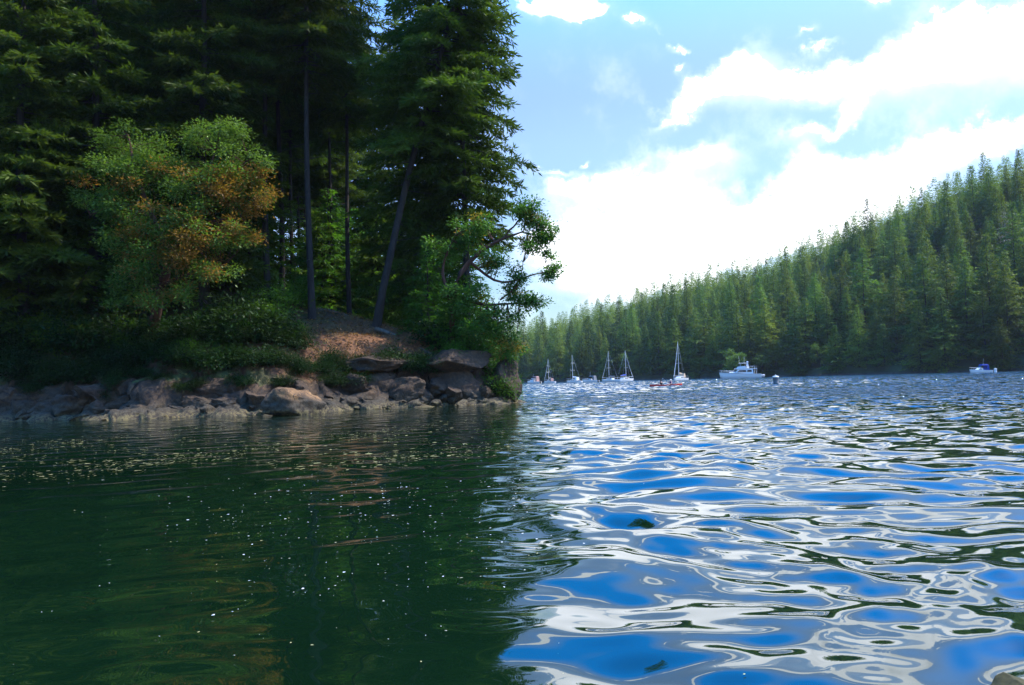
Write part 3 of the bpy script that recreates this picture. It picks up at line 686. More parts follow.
boulder(297, 414.5, (1.35, 1.0, 0.95), 'big tan boulder standing alone at the waterline below the leaf litter slope', 0.42, seed=3, rz=0.3).data.materials[0] = M_TAN_ROCK
boulder(112, 412, (1.9, 1.3, 1.1), 'wide pale grey rock at the waterline below the dark shrubs', 0.45, depth=44.3, seed=8, rz=0.2)
boulder(30, 410, (2.1, 1.4, 1.0), 'dark flat rock at the left end of the shore', 0.35, depth=44.8, seed=12, rz=0.1)
boulder(238, 360, (1.0, .8, .75), 'squarish grey rock half hidden under shrubs above the big boulder', 0.0, depth=46.6, seed=15, rz=0.0)
boulder(456, 364, (2.2, 1.7, 0.75), 'thick flat ledge of rock jutting from the bank near the point', 0.0, depth=50.2, seed=21, rz=0.15, boxy=4)
boulder(440, 386, (2.4, 1.2, 1.0), 'steep grey slab under the jutting ledge', 0.0, depth=50.2, seed=22, rz=-0.1, boxy=4)
boulder(506, 386, (1.25, 1.3, 1.5), 'brown rounded rock forming the outer tip of the point', -0.1, depth=51.3, seed=23, rz=0.5, boxy=3)
boulder(374, 362, (2.3, 1.5, 0.55), 'flat dark rock roofing the shadowed hollow', 0.0, depth=49.3, seed=24, rz=0.05, boxy=4)
PROTO_S = [mesh_np('broken_rock', *boulder_mesh(230 + i, (1.1, .8, .75), rough=.3, boxy=3.2), [M_ROCK], True) for i in range(6)]
px = -28.0; k = 0
while px < 500:
    hz = onwater(px, np.interp(px, [-60, 0, 120, 240, 300, 350, 400, 475, 519], [423, 421.5, 419, 415.5, 413, 410, 408, 405, 403])).y
    for row in (0, 1):
        if row and rnd.random() < .3: continue
        if 365 < px < 402 or (272 < px < 325 and row == 0): continue
        d = hz + 1.75 + row * .55 + rnd.uniform(-.25, .25); qx = px + rnd.uniform(-9, 9); sc = rnd.uniform(.55, 1.15)
        o = link('broken_rock', PROTO_S[k % 6]); k += 1
        o.location = ((qx - CX) / F_PX * d, d, .55 + row * .75 + rnd.uniform(-.15, .2)); o.rotation_euler = (rnd.uniform(-.3, .3), rnd.uniform(-.25, .25), rnd.uniform(0, 6.28))
        o.scale = (sc * rnd.uniform(.8, 1.3), sc * rnd.uniform(.8, 1.1), sc * rnd.uniform(.7, 1.1))
        tag(o, 'broken grey brown rock slab in the low cliff along the left bank', 'rock', 'slabs of the low rock cliff')
    px += rnd.uniform(20, 32)
PROTO_R = [mesh_np('boulder', *boulder_mesh(200 + i, (1, .85, .75), sub=4, rough=0.35, boxy=2.2), [M_ROCK], True) for i in range(8)]
px = -30.0; k = 0
while px < 515:
    hz = 394.9 - 0.0283 * px
    yb = np.interp(px, [-60, 0, 120, 240, 300, 350, 400, 475, 519], [423, 421.5, 419, 415.5, 413, 410, 408, 405, 403])
    for row in range(3):
        sc = rnd.uniform(0.22, 0.62) * (1.0 if row else 0.8)
        xx = px + rnd.uniform(-8, 8)
        p = onwater(xx, yb - 0.3); d = p.y + 0.25 + row * 0.85 + rnd.uniform(-.2, .3)
        x, y = p.x * d / p.y, d
        o = link('boulder', PROTO_R[k % 8]); k += 1
        o.location = (x, y, 0.08 + row * 0.32 + rnd.uniform(-.1, .1)); o.rotation_euler = (rnd.uniform(-.3, .3), rnd.uniform(-.3, .3), rnd.uniform(0, 6.28))
        o.scale = (sc * rnd.uniform(.9, 1.5), sc * rnd.uniform(.8, 1.2), sc * rnd.uniform(.7, 1.1))
        tag(o, 'weed and barnacle covered rock in the tumble along the left shoreline', 'rock', 'tumbled tide rocks')
    px += rnd.uniform(13, 20)
o = boulder(1022, 687, (0.12, 0.11, 0.06), 'small weed covered rock awash in the near corner of the water', -0.025, seed=77, name='boulder', group=None); o.data.materials[0] = plain('seaweed', (.050, .042, .007), .95, vary=.7, scale=60)
# fallen logs on the slope
def log(p0, p1, r, label, name='fallen_log'):
    p0, p1 = np.array(p0), np.array(p1); t = np.linspace(0, 1, 10)[:, None]; q = p0 + (p1 - p0) * t; q[:, 2] += 0.08 * np.sin(t[:, 0] * 5)
    q[:, 2] -= 0.0; c = q.mean(0); V, F = tube(q - c, np.linspace(r, r * .6, 10), 8)
    n0 = len(V); V = np.concatenate([V, (q[0] - c)[None], (q[-1] - c)[None]])
    caps = np.array([[i, (i + 1) % 8, n0] for i in range(8)] + [[n0 - 8 + (i + 1) % 8, n0 - 8 + i, n0 + 1] for i in range(8)])
    o = link(name, mesh_np(name, V, [F, caps], [M_LOG], True)); o.location = c
    return tag(o, label, 'log')
def gp(px, depth, dz): 
    p = at(px, 330, depth); return (p.x, p.y, ground_z(p.x, p.y) + dz)
log(gp(376, 54.2, .2), gp(432, 52.0, .2), .17, 'dark fallen log running from the leaning trunk towards the rock ledge')
log(gp(318, 59.0, .15), gp(362, 58.0, .15), .14, 'fallen log lying across the slope behind the leaning fir')
log(gp(420, 51.0, .1), gp(452, 50.4, .1), .07, 'thin fallen branch on the leaf litter beside the rock ledge', 'fallen_branch')

# loose leaf litter on the slope
def litter():
    rng = np.random.default_rng(8); n = 5200
    px = rng.uniform(285, 450, n); dep = 48.6 + rng.random(n) ** 1.2 * 10
    x = (px - CX) / F_PX * dep; y = dep; z = land_h(x, y)[0]; s = shore_dist(x, y); ok = s > 2.8
    x, y, z = x[ok], y[ok], z[ok]; n = len(x)
    C = np.stack([x, y, z + 0.10 + 0.06 * rng.random(n)], 1); D = unit(np.stack([rng.normal(0, 1, n), rng.normal(0, 1, n), rng.normal(0, .35, n)], 1))
    V, F = diamonds(C, D, rng.uniform(.12, .22, n), rng.uniform(.06, .1, n), rng, 3.0)
    m = leafmat('fallen_leaves', [(0, (.11, .040, .014)), (.5, (.30, .115, .036)), (1, (.50, .27, .10))], trans=.15, spread=.2)
    tag(link('leaf_litter', mesh_np('leaf_litter', V, F, [m], False, {'tint': np.repeat(rng.random(n), 4)})), 'orange brown fallen leaves scattered over the open slope', 'leaf litter', kind='stuff')
litter()

# floating flecks on the sheltered water
def flecks():
    rng = np.random.default_rng(12); px, py = [], []
    n1 = 2500; px.append(rng.uniform(-40, 530, n1)); lane = rng.integers(0, 5, n1); py.append(436 + 8.0 * lane - (px[-1] - 100) * 0.03 + rng.normal(0, 2.2 + lane * .5, n1) + 6 * np.sin(px[-1] * .022 + lane * 1.7))
    n2 = 420; a = rng.normal(400, 130, n2); py.append(480 + np.abs(rng.normal(0, 62, n2)) ); px.append(a)
    n3 = 120; px.append(rng.uniform(0, 1020, n3)); py.append(440 + 245 * rng.random(n3) ** 1.4)
    px, py = np.concatenate(px), np.concatenate(py)
    pts = np.array([onwater(a, b)[:] for a, b in zip(px, py)])
    L = lee(pts[:, 0], pts[:, 1]); keep = rng.random(len(pts)) < (1 - 0.93 * L); pts = pts[keep]; n = len(pts)
    n1k = int(keep[:n1].sum())
    ang_ = rng.uniform(0, 6.28, n); big = rng.random(n) ** 3
    sz = 0.006 + 0.016 * big; sz[:n1k] = 0.011 + 0.038 * big[:n1k] ** 1.7; sz *= np.clip(np.hypot(pts[:, 0], pts[:, 1]) / 9, .5, 1.7)
    k = 6; tt = np.linspace(0, 2 * math.pi, k, endpoint=False)
    rad = sz[:, None] * rng.uniform(.6, 1.2, (n, k)); el_ = rng.uniform(.35, .9, n)[:, None]
    lx = rad * np.cos(tt); ly = rad * np.sin(tt) * el_
    X = pts[:, 0:1] + lx * np.cos(ang_)[:, None] - ly * np.sin(ang_)[:, None]; Y = pts[:, 1:2] + lx * np.sin(ang_)[:, None] + ly * np.cos(ang_)[:, None]
    Z = np.full_like(X, 0.014) + rng.uniform(0, .012, (n, 1)) + rng.uniform(0, .004, (n, k))
    tint = np.where(np.arange(n) < n1k, rng.uniform(.05, .60, n), rng.uniform(.55, 1, n))
    m = leafmat('floating_flecks', [(0, (.10, .085, .035)), (.35, (.25, .19, .075)), (.6, (.46, .36, .16)), (.8, (.72, .70, .64)), (1, (.82, .82, .80))], trans=.1, spread=.0, tree_var=0)
    tag(link('floating_debris', mesh_np('floating_debris', np.stack([X, Y, Z], -1).reshape(-1, 3), np.arange(n * k).reshape(n, k), [m], False, {'tint': np.repeat(tint, k)})), 'pale flecks, foam and leaves drifting on the dark sheltered water', 'debris', kind='stuff')
flecks()

# ------------------------------------------------------------------ far forest
FARP = []
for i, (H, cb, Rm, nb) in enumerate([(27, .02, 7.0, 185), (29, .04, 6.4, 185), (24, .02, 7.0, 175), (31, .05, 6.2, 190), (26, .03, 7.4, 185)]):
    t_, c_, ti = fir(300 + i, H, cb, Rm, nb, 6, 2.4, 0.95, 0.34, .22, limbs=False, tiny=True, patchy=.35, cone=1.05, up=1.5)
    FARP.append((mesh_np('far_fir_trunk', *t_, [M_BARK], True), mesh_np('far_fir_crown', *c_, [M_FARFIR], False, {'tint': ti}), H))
LOWP = []
for i in range(3):
    t_, c_, ti = fir(340 + i, 24, .10, 5.8 + .5 * i, 74, 3, 1.6, 1.15, .44, .2, limbs=False, tiny=True, patchy=.3, cone=1.0, up=1.5)
    LOWP.append((c_[0], c_[1], ti))
def broad_proto(seed, H, Rr):
    rng = np.random.default_rng(seed); cl = []
    for _ in range(7):
        a = rng.uniform(0, 6.28); rr = Rr * rng.uniform(.2, .65)
        cl.append(((rr * math.cos(a), rr * math.sin(a), H * rng.uniform(.4, .85)), (Rr * .5, Rr * .5, H * .16), 16, 40, lambda q, r: 0))
    V, F, T, MI, ce = leaf_clusters(cl, rng, (0.46, 0.30), .7)
    parts = [tube(np.array([(0, 0, -1), (0.1, 0, H * .3), (0, .1, H * .6)]), np.array([.3, .22, .12]), 6)] + [tube(np.array([(0, 0, H * .3), tuple(np.array(c[0]) * np.array([.6, .6, .9])), tuple(c[0])]), np.array([.14, .09, .03]), 5) for c in cl]
    return mesh_np('far_broadleaf_trunk', *join(parts), [M_BARK], True), mesh_np('far_broadleaf_crown', V, F, [M_BROAD], False, {'tint': T})
FARB = [broad_proto(401, 11, 4.2), broad_proto(402, 9, 4.6), broad_proto(403, 13, 4.4)]
rf = np.random.default_rng(77)
def far_scatter():
    cand = []
    for _ in range(26000):
        a = rf.uniform(-0.03, 0.70); t = rf.uniform(0.0, 1.12)
        r0, r1, H = far_params(np.array([a])); r = float(r0[0] + t * (r1[0] - r0[0]))
        cand.append((r * math.sin(a), r * math.cos(a), t, a))
    out = []; cell = {}
    for x, y, t, a in cand:
        dmin = (7.0 if t < .8 else 5.6) if t > .06 else 6.2
        ci, cj = int(x // 7), int(y // 7)
        if any(math.hypot(x - p, y - q) < dmin for i in (-1, 0, 1) for j in (-1, 0, 1) for p, q in cell.get((ci + i, cj + j), ())): continue
        cell.setdefault((ci, cj), []).append((x, y)); out.append((x, y, t, a))
    return out
trees = far_scatter()
X_ = np.array([t[0] for t in trees]); Y_ = np.array([t[1] for t in trees]); Zf = far_h(X_, Y_)[0]
# the trees that show largest: the front rows, then every tree down the slope by distance
vis = []
for i, (x, y, t, a) in enumerate(trees):
    if not (0.005 < a < 0.60): continue
    vis.append((math.hypot(x, y) + (160 * max(0, t - .05)), i))
vis.sort(); chosen = set(i for _, i in vis[:285])
BEHIND = [(520, 640, 'behind the sailboats at the channel end'), (640, 715, 'behind the lone sailboat'), (715, 800, 'behind the motor yacht and buoy'), (800, 930, 'between the yacht and the blue canopied boat'), (930, 1060, 'behind the blue canopied boat')]
stuffV, stuffF, stuffT, so = [], [], [], 0
for i, (x, y, t, a) in enumerate(trees):
    z = Zf[i] - 0.4; px = CX + x / y * F_PX; u = rf.random()
    hs = rf.uniform(.42, .98) * (1.22 if .03 < t < .25 else 1.0) * (1.0 - .35 * float(sstep(t, .7, 1.0)))
    if i in chosen:
        where = next((w_ for lo, hi_, w_ in BEHIND if lo <= px < hi_), BEHIND[0][2])
        if (t < .06 and u < .16 and px < 900) or u < .03:
            P_ = FARB[int(rf.integers(3))]; s_ = rf.uniform(.55, 1.05)
            tree_obj('broadleaf_tree', P_[0], P_[1], (x, y, z), rf.uniform(0, 6.28), s_, 'pale green broadleaf tree among the dark conifers ' + where, 'tree', 'broadleaf trees ' + where)
        else:
            P_ = FARP[int(rf.integers(5))]; row = 'at the water\'s edge ' if t < .06 else 'up the wooded slope '
            tree_obj('conifer_tree', P_[0], P_[1], (x, y, z), rf.uniform(0, 6.28), (hs * rf.uniform(1.0, 1.35),) * 2 + (hs,), 'dark green conifer ' + row + where, 'conifer', 'conifers ' + row + where)
    else:
        V, F, T = LOWP[i % 3]; c, s_ = math.cos(u * 6.28), math.sin(u * 6.28)
        Vr = np.stack([V[:, 0] * c - V[:, 1] * s_, V[:, 0] * s_ + V[:, 1] * c, V[:, 2]], 1) * np.array([1.15, 1.15, 1]) * hs + np.array([x, y, z])
        stuffV.append(Vr); stuffF.append(F + so); stuffT.append(np.clip(T * .7 + .3 * rf.random(), 0, 1)); so += len(V)
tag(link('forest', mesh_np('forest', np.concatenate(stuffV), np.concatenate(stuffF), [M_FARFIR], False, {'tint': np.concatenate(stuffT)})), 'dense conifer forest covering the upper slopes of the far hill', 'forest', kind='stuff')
print('far trees', len(trees), 'chosen', len(chosen), 'stuff faces', so // 4)

# one bleached dead conifer among the green ones
t_, c_, ti = fir(371, 22, .15, 4.2, 70, 4, 1.6, .8, .14, .3, limbs=True, patchy=.6)
M_DEAD = leafmat('dead_twigs', [(0, (.16, .13, .09)), (1, (.34, .29, .21))], trans=.1, tree_var=0)
p = at(1009, 300, 288); z = float(far_h(np.array([p.x]), np.array([p.y]))[0][0])
tree_obj('dead_conifer', mesh_np('dead_trunk', *t_, [M_LOG], True), mesh_np('dead_twigs', *c_, [M_DEAD], False, {'tint': ti}), (p.x, p.y, z - .3), 1.0, 1.15, 'pale bleached dead conifer standing among green trees above the blue canopied boat', 'conifer', None)

# two bright broadleaf trees on the shore behind the yacht
for px, dep, sc_, k, lab in ((734, 296, 1.0, 0, 'bright light green broadleaf tree at the water just behind the bow of the motor yacht'), (763, 306, .85, 2, 'light green broadleaf tree at the water behind the stern of the motor yacht')):
    p = at(px, 372, dep); z = float(far_h(np.array([p.x]), np.array([p.y]))[0][0])
    tree_obj('broadleaf_tree', FARB[k][0], FARB[k][1], (p.x, p.y, max(z, .3) - .2), k + .4, sc_, lab, 'tree', None)

# ------------------------------------------------------------------ boats
M_WHITE = plain('white_gelcoat', (.78, .78, .76), .25, vary=.03); M_GLASS = plain('dark_glass', (.02, .025, .03), .08); M_ALU = plain('mast_aluminium', (.62, .62, .60), .35, .6)
M_BLUE = plain('blue_canvas', (.02, .05, .30), .8); M_RED = plain('red_plastic', (.62, .045, .025), .35); M_TEAK = plain('varnished_wood', (.22, .11, .05), .5); M_TAN = plain('tan_canvas', (.50, .38, .25), .8)
M_BLACK = plain('black_rubber', (.025, .025, .028), .6); M_GREY = plain('grey_weathered', (.16, .17, .18), .7, vary=.25); M_SKIN = plain('skin', (.50, .30, .21), .55); M_ORANGE = plain('faded_red_canvas', (.42, .24, .19), .8)
M_NAVY = plain('dark_clothing', (.03, .035, .05), .85); M_PURPLE = plain('purple_vest', (.16, .05, .18), .8); M_CREAM = plain('cream_hat', (.75, .72, .66), .8); M_HAIR = plain('dark_hair', (.03, .022, .016), .6)
def hull_np(L, B, fb_bow, fb_stern, draft, nst=18, transom=.78, both=False, pw=2.1):
    V, secs = [], []
    for i in range(nst):
        t = i / (nst - 1); x = (t - .5) * L
        if both: bf = max(0.02, 1 - abs(2 * t - 1) ** 2.0)
        else:
            bf = 1 - max(0, (t - .42) / .58) ** pw; bf *= transom + (1 - transom) * min(1, t / .4); bf = max(bf, .02)
        fb = fb_stern + (fb_bow - fb_stern) * t ** 1.6 if not both else fb_stern + (fb_bow - fb_stern) * abs(2 * t - 1) ** 2
        rake = (max(0, t - .8) / .2) ** 1.5 * .06 * L if not both else 0
        kd = draft * (1 - max(0, (t - .55) / .45) ** 2) if not both else draft * bf ** .4
        h = B / 2 * bf
        for y, z, k in ((0, -kd, 0), (.55 * h, -.7 * kd, .1), (.86 * h, .0, .35), (.95 * h, .5 * fb, .7), (h, fb, 1)): V.append((x + rake * (k if not both else 0), y, z))
        secs.append((x + rake, h, fb))
    V = np.array(V); m = V.copy(); m[:, 1] *= -1; n = len(V); F = []
    for i in range(nst - 1):
        for k in range(4):
            a, b_ = i * 5 + k, (i + 1) * 5 + k; F.append((a, b_, b_ + 1, a + 1)); F.append((n + a, n + a + 1, n + b_ + 1, n + b_))
    for k in range(4): F.append((k, k + 1, n + k + 1, n + k)); e = (nst - 1) * 5; F.append((e + k, n + e + k, n + e + k + 1, e + k + 1))
    return np.concatenate([V, m]), np.array(F), secs
def deck_np(secs, drop=.04, inset=.96):
    V = []; 
    for x, h, z in secs: V += [(x * 0.995, h * inset, z - drop), (x * .995, 0, z - drop + .05 * min(1, h)), (x * .995, -h * inset, z - drop)]
    F = []
    for i in range(len(secs) - 1):
        for k in (0, 1): F.append((i * 3 + k, i * 3 + k + 1, i * 3 + k + 4, i * 3 + k + 3))
    return np.array(V), np.array(F)
def block(x0, x1, y, z0, z1, fr=0.0, bk=0.0, tin=.9, taper_y=1.0, bev=.06):
    """deckhouse block: front raked by fr, back by bk, top narrower by tin; bevelled"""
    bm = bmesh.new(); v = [bm.verts.new(p) for p in ((x0, -y, z0), (x1, -y * taper_y, z0), (x1, y * taper_y, z0), (x0, y, z0), (x0 + bk, -y * tin, z1), (x1 - fr, -y * tin * taper_y, z1), (x1 - fr, y * tin * taper_y, z1), (x0 + bk, y * tin, z1))]
    for f in ((3, 2, 1, 0), (4, 5, 6, 7), (0, 1, 5, 4), (1, 2, 6, 5), (2, 3, 7, 6), (3, 0, 4, 7)): bm.faces.new([v[i] for i in f])
    if bev: bmesh.ops.bevel(bm, geom=bm.edges[:], offset=bev, segments=2, affect='EDGES')
    me = bpy.data.meshes.new('block'); bm.to_mesh(me); bm.free()
    return me
def bpart(name, me, m, parent):
    if not me.materials: me.materials.append(m)
    return link(name, me, parent)
def tpart(name, path, rad, m, parent, seg=6):
    path = np.array(path, float); rad = np.full(len(path), rad) if np.isscalar(rad) else np.array(rad)
    return link(name, mesh_np(name, *tube(path, rad, seg), [m], True), parent)
def tparts(name, paths, rad, m, parent, seg=5):
    return link(name, mesh_np(name, *join([tube(np.array(p, float), np.full(len(p), rad), seg) for p in paths]), [m], True), parent)
def boat_root(name, px, py, heading, label, cat, group=None):
    p = onwater(px, py); e = empty(name, (p.x, p.y, 0), heading); return tag(e, label, cat, group)
def sailboat(px, py, mast, L, heading, label, hullm, cover, mizzen=False, jib=True, dodger=None):
    e = boat_root('sailboat', px, py, heading, label, 'sailboat', 'sailboats at anchor')
    V, F, secs = hull_np(L, L * .30, L * .115, L * .09, .35); h = link('hull', mesh_np('hull', V, F, [hullm], True), e)
    link('deck', mesh_np('deck', *deck_np(secs), [M_WHITE], True), e)
    z = L * .09
    cabin = bpart('cabin', block(-L * .18, L * .2, L * .085, z - .1, z + .48, .5, .1), M_WHITE, e)
    for s in (-1, 1): bpart('window', block(-L * .14, L * .12, .015, z + .16, z + .34, .05, .05, 1, 1, 0), M_GLASS, cabin).location.y = s * L * .083
    mx = L * .08
    tpart('mast', [(mx, 0, z), (mx, 0, mast * .5), (mx, 0, mast)], [.10, .09, .07], M_ALU, e, 8)
    tparts('spreaders', [[(mx, -.8, mast * .45), (mx, .8, mast * .45)], [(mx, -.6, mast * .7), (mx, .6, mast * .7)]], .035, M_ALU, e)
    tpart('boom', [(mx, 0, z + 1.1), (mx - L * .36, 0, z + 1.05)], .06, M_ALU, e)
    tpart('sail_cover', [(mx - .05, 0, z + 1.35), (mx - L * .12, 0, z + 1.28), (mx - L * .34, 0, z + 1.17)], [.19, .2, .10], cover, e, 8)
    bow = (L * .54, 0, L * .112)
    if jib: tpart('furled_jib', [(bow[0] - .15, 0, bow[2] + .3), ((bow[0] + mx) / 2, 0, mast * .48), (mx + .08, 0, mast * .95)], [.06, .055, .03], M_WHITE, e)
    st = [[(-L * .49, 0, z), (mx, 0, mast)], [(mx, -L * .14, z), (mx, -.8, mast * .45), (mx, 0, mast * .97)], [(mx, L * .14, z), (mx, .8, mast * .45), (mx, 0, mast * .97)]]
    tparts('rigging', st, .015, M_ALU, e, 4)
    rl = []
    for s in (-1, 1):
        pts = [(x, s * hh * .93, zz + .6) for x, hh, zz in secs[1:]]; rl.append(pts)
        for x, hh, zz in secs[1::3]: rl.append([(x, s * hh * .93, zz), (x, s * hh * .93, zz + .6)])
    tparts('railing', rl, .016, M_ALU, e, 4)
    if dodger: bpart('dodger', block(-L * .30, -L * .14, L * .09, z + .2, z + 1.25, .35, .1, .85), dodger, e)
    if mizzen: tpart('mizzen_mast', [(-L * .34, 0, z), (-L * .34, 0, mast * .68)], [.08, .055], M_ALU, e, 8)
    return e
def cruiser(px, py, L, heading, label, canopy, name='motor_boat', group='motor boats at anchor', tall=False):
    e = boat_root(name, px, py, heading, label, 'motorboat', group)
    V, F, secs = hull_np(L, L * .33, L * .16, L * .10, .3, transom=.9); link('hull', mesh_np('hull', V, F, [M_WHITE], True), e)
    link('deck', mesh_np('deck', *deck_np(secs, .06), [M_WHITE], True), e); z = L * .11
    c = bpart('cabin', block(-L * .05, L * .26, L * .12, z, z + (1.3 if tall else .6), .9, .1, .85), M_WHITE, e)
    for s in (-1, 1): bpart('window', block(0, L * .18, .02, z + (.65 if tall else .2), z + (1.05 if tall else .42), .35, .05, 1, 1, 0), M_GLASS, c).location.y = s * L * (.108 if tall else .117)
    bpart('windscreen', block(-L * .02, L * .10, L * .125, z + (1.3 if tall else .6), z + (1.7 if tall else 1.05), .45, .1, .85), M_GLASS, e)
    bpart('canopy', block(-L * .34, L * .04, L * .14, z + 1.15 + .5 * tall, z + 1.55 + .5 * tall, .25, .25, .8, 1, .12), canopy, e)
    bpart('canopy_side', block(-L * .34, -L * .22, L * .135, z, z + 1.2 + .5 * tall, .1, .1, .95, 1, .05), canopy, e)
    rl = []
    for s in (-1, 1):
        rl.append([(x, s * hh * .9, zz + .5) for x, hh, zz in secs[9:]])
        for x, hh, zz in secs[9::3]: rl.append([(x, s * hh * .9, zz), (x, s * hh * .9, zz + .5)])
    tparts('railing', rl, .02, M_ALU, e, 4)
    tpart('antenna', [(-L * .05, L * .1, z + 1.2), (-L * .08, L * .1, z + 3.0)], .02, M_WHITE, e)
    bpart('outboard_motor', block(-L * .56, -L * .50, .22, -.3, z + .3, .05, 0, .8, 1, .05), M_BLACK, e)
    return e
PI = math.pi
sailboat(610.5, 381.8, 10.4, 8.2, PI - 1.0, 'sailboat with tall mast and furled jib moored on the left of a close pair', M_WHITE, M_BLACK)
sailboat(625, 381.8, 9.6, 8.8, .85, 'sailboat with a shorter mast rafted on the right of a close pair', M_WHITE, M_BLUE)
sailboat(680, 381, 10.4, 8.0, PI + 1.0, 'lone white sailboat with tan gear anchored behind the red kayak', M_WHITE, M_TAN, jib=True, dodger=M_TAN)
sailboat(549.5, 383.2, 9.0, 6.6, PI - 1.05, 'small sailboat with tan canvas, second from the left end of the anchorage', M_WHITE, M_TAN, dodger=M_ORANGE)
sailboat(574, 383, 9.2, 7.2, PI - 1.0, 'white sailboat with a single thin mast between the tan one and a low cruiser', M_WHITE, M_WHITE, jib=False, dodger=M_WHITE)
cruiser(590.5, 382.2, 6.4, PI - .75, 'low grey white cruiser anchored left of the pair of sailboats', M_GREY)
cruiser(534, 383.4, 6.5, PI - .8, 'white cabin boat with reddish canvas half hidden behind the wooded point', M_ORANGE, tall=True)
cruiser(981, 372.6, 5.6, PI + .1, 'small white cuddy boat with a blue canopy below the far hillside', M_BLUE)

# white motor yacht
def yacht():
    L = 13.2; e = boat_root('motor_yacht', 741, 378, PI - .08, 'large white motor yacht with a flybridge anchored near the far shore', 'yacht')
    V, F, secs = hull_np(L, 4.2, 2.15, 1.35, .7, 22, .92, pw=2.4); link('hull', mesh_np('hull', V, F, [M_WHITE], True), e)
    link('deck', mesh_np('deck', *deck_np(secs, .08), [M_WHITE], True), e)
    st = [(x, s * (h + .01), z - .18) for s in (1,) for x, h, z in secs]
    for s in (-1, 1): tpart('rub_rail', [(x, s * (h * .995 + .01), z - .12) for x, h, z in secs], .05, M_GREY, e)
    sal = bpart('saloon', block(-L * .30, L * .22, 1.75, 1.35, 3.05, 1.9, .1, .9, .85), M_WHITE, e)
    for s in (-1, 1):
        bpart('window', block(-L * .12, L * .115, .03, 2.05, 2.72, .75, .15, 1, 1, 0), M_GLASS, sal).location.y = s * 1.66
        bpart('window', block(-L * .26, -L * .14, .03, 2.05, 2.72, .1, .1, 1, 1, 0), M_GLASS, sal).location.y = s * 1.70
    bpart('windscreen', block(L * .10, L * .165, 1.25, 2.1, 2.75, .75, -.6, .9, .95, 0), M_GLASS, sal)
    bpart('foredeck_cabin', block(L * .1, L * .38, 1.25, 1.6, 2.2, 1.6, .1, .85, .6), M_WHITE, e)
    bpart('flybridge_deck', block(-L * .40, L * .16, 1.7, 3.06, 3.28, .3, .1, 1.0, .85, .05), M_WHITE, e)
    fb = bpart('flybridge', block(-L * .12, L * .10, 1.45, 3.28, 4.05, .55, .05, .95, .85), M_WHITE, e)
    bpart('flybridge_windscreen', block(-L * .02, L * .075, 1.3, 4.05, 4.5, .4, .3, .9, .85, 0), M_GLASS, fb)
    bpart('hardtop', block(-L * .15, L * .04, 1.4, 5.05, 5.18, .2, .1, .95, 1, .04), M_WHITE, e)
    tparts('hardtop_posts', [[(a, s * 1.25, 4.0), (a - .15, s * 1.25, 5.1)] for a in (-L * .13, L * .02) for s in (-1, 1)], .05, M_WHITE, e)
    bpart('radar_arch', block(-L * .21, -L * .15, .5, 3.28, 5.3, .25, .25, .7, 1, .08), M_WHITE, e)
    bpart('radar_dome', block(-L * .21, -L * .15, .35, 5.31, 5.75, .12, .12, .7, 1, .12), M_WHITE, e)
    tparts('antenna', [[(-L * .08, .9, 5.1), (-L * .09, .9, 7.4)], [(L * .02, -.9, 5.1), (L * .02, -.9, 7.6)]], .03, M_WHITE, e)
    tparts('aft_posts', [[(-L * .38, s * 1.5, 1.3), (-L * .39, s * 1.5, 3.1)] for s in (-1, 1)], .06, M_WHITE, e)
    rl = []
    for s in (-1, 1):
        rl.append([(x, s * h * .92, z + .75) for x, h, z in secs[10:]]); rl.append([(x, s * h * .92, z + .4) for x, h, z in secs[10:]])
        for x, h, z in secs[10::2]: rl.append([(x, s * h * .92, z - .05), (x, s * h * .92, z + .75)])
        for x in np.linspace(-L * .39, -L * .14, 5): rl.append([(x, s * 1.6, 3.25), (x, s * 1.6, 4.0)])
        rl.append([(-L * .39, s * 1.6, 4.0), (-L * .14, s * 1.6, 4.0)])
    tparts('railing', rl, .03, M_ALU, e, 5)
    bpart('swim_platform', block(-L * .585, -L * .495, 1.75, .28, .42, 0, 0, 1, 1, .04), M_WHITE, e)
    flag = mesh_np('flag', [(-L * .50, 0, 2.3), (-L * .58, .05, 2.15), (-L * .58, .05, 2.75), (-L * .50, 0, 2.85), (-L * .50, .012, 2.3), (-L * .58, .062, 2.15), (-L * .58, .062, 2.75), (-L * .50, .012, 2.85)], [(0, 1, 2, 3), (7, 6, 5, 4), (0, 4, 5, 1), (2, 6, 7, 3)], [M_RED])
    # tender carried across the stern platform
    d = empty('tender', e.matrix_basis @ Vector((-L * .545, 0, .43)), PI - .08 + PI / 2 + .0)
    tag(d, 'white inflatable tender lying across the stern platform of the motor yacht', 'dinghy')
    loop = [(-1.5, .6, .3), (-.5, .68, .3), (.6, .66, .32), (1.3, .42, .40), (1.7, 0, .48), (1.3, -.42, .40), (.6, -.66, .32), (-.5, -.68, .3), (-1.5, -.6, .3)]
    tpart('tubes', loop, [.16, .24, .24, .23, .22, .23, .24, .24, .16], M_WHITE, d, 10)
    bpart('floor', block(-1.4, 1.3, .5, .08, .2, .4, 0, .95, .6, .03), M_GREY, d); bpart('transom', block(-1.4, -1.3, .5, .12, .62, 0, 0, 1, 1, .02), M_WHITE, d)
    bpart('motor', block(-1.75, -1.42, .17, .15, 1.0, .05, .05, .8, 1, .05), M_BLACK, d)
    return e
yacht()

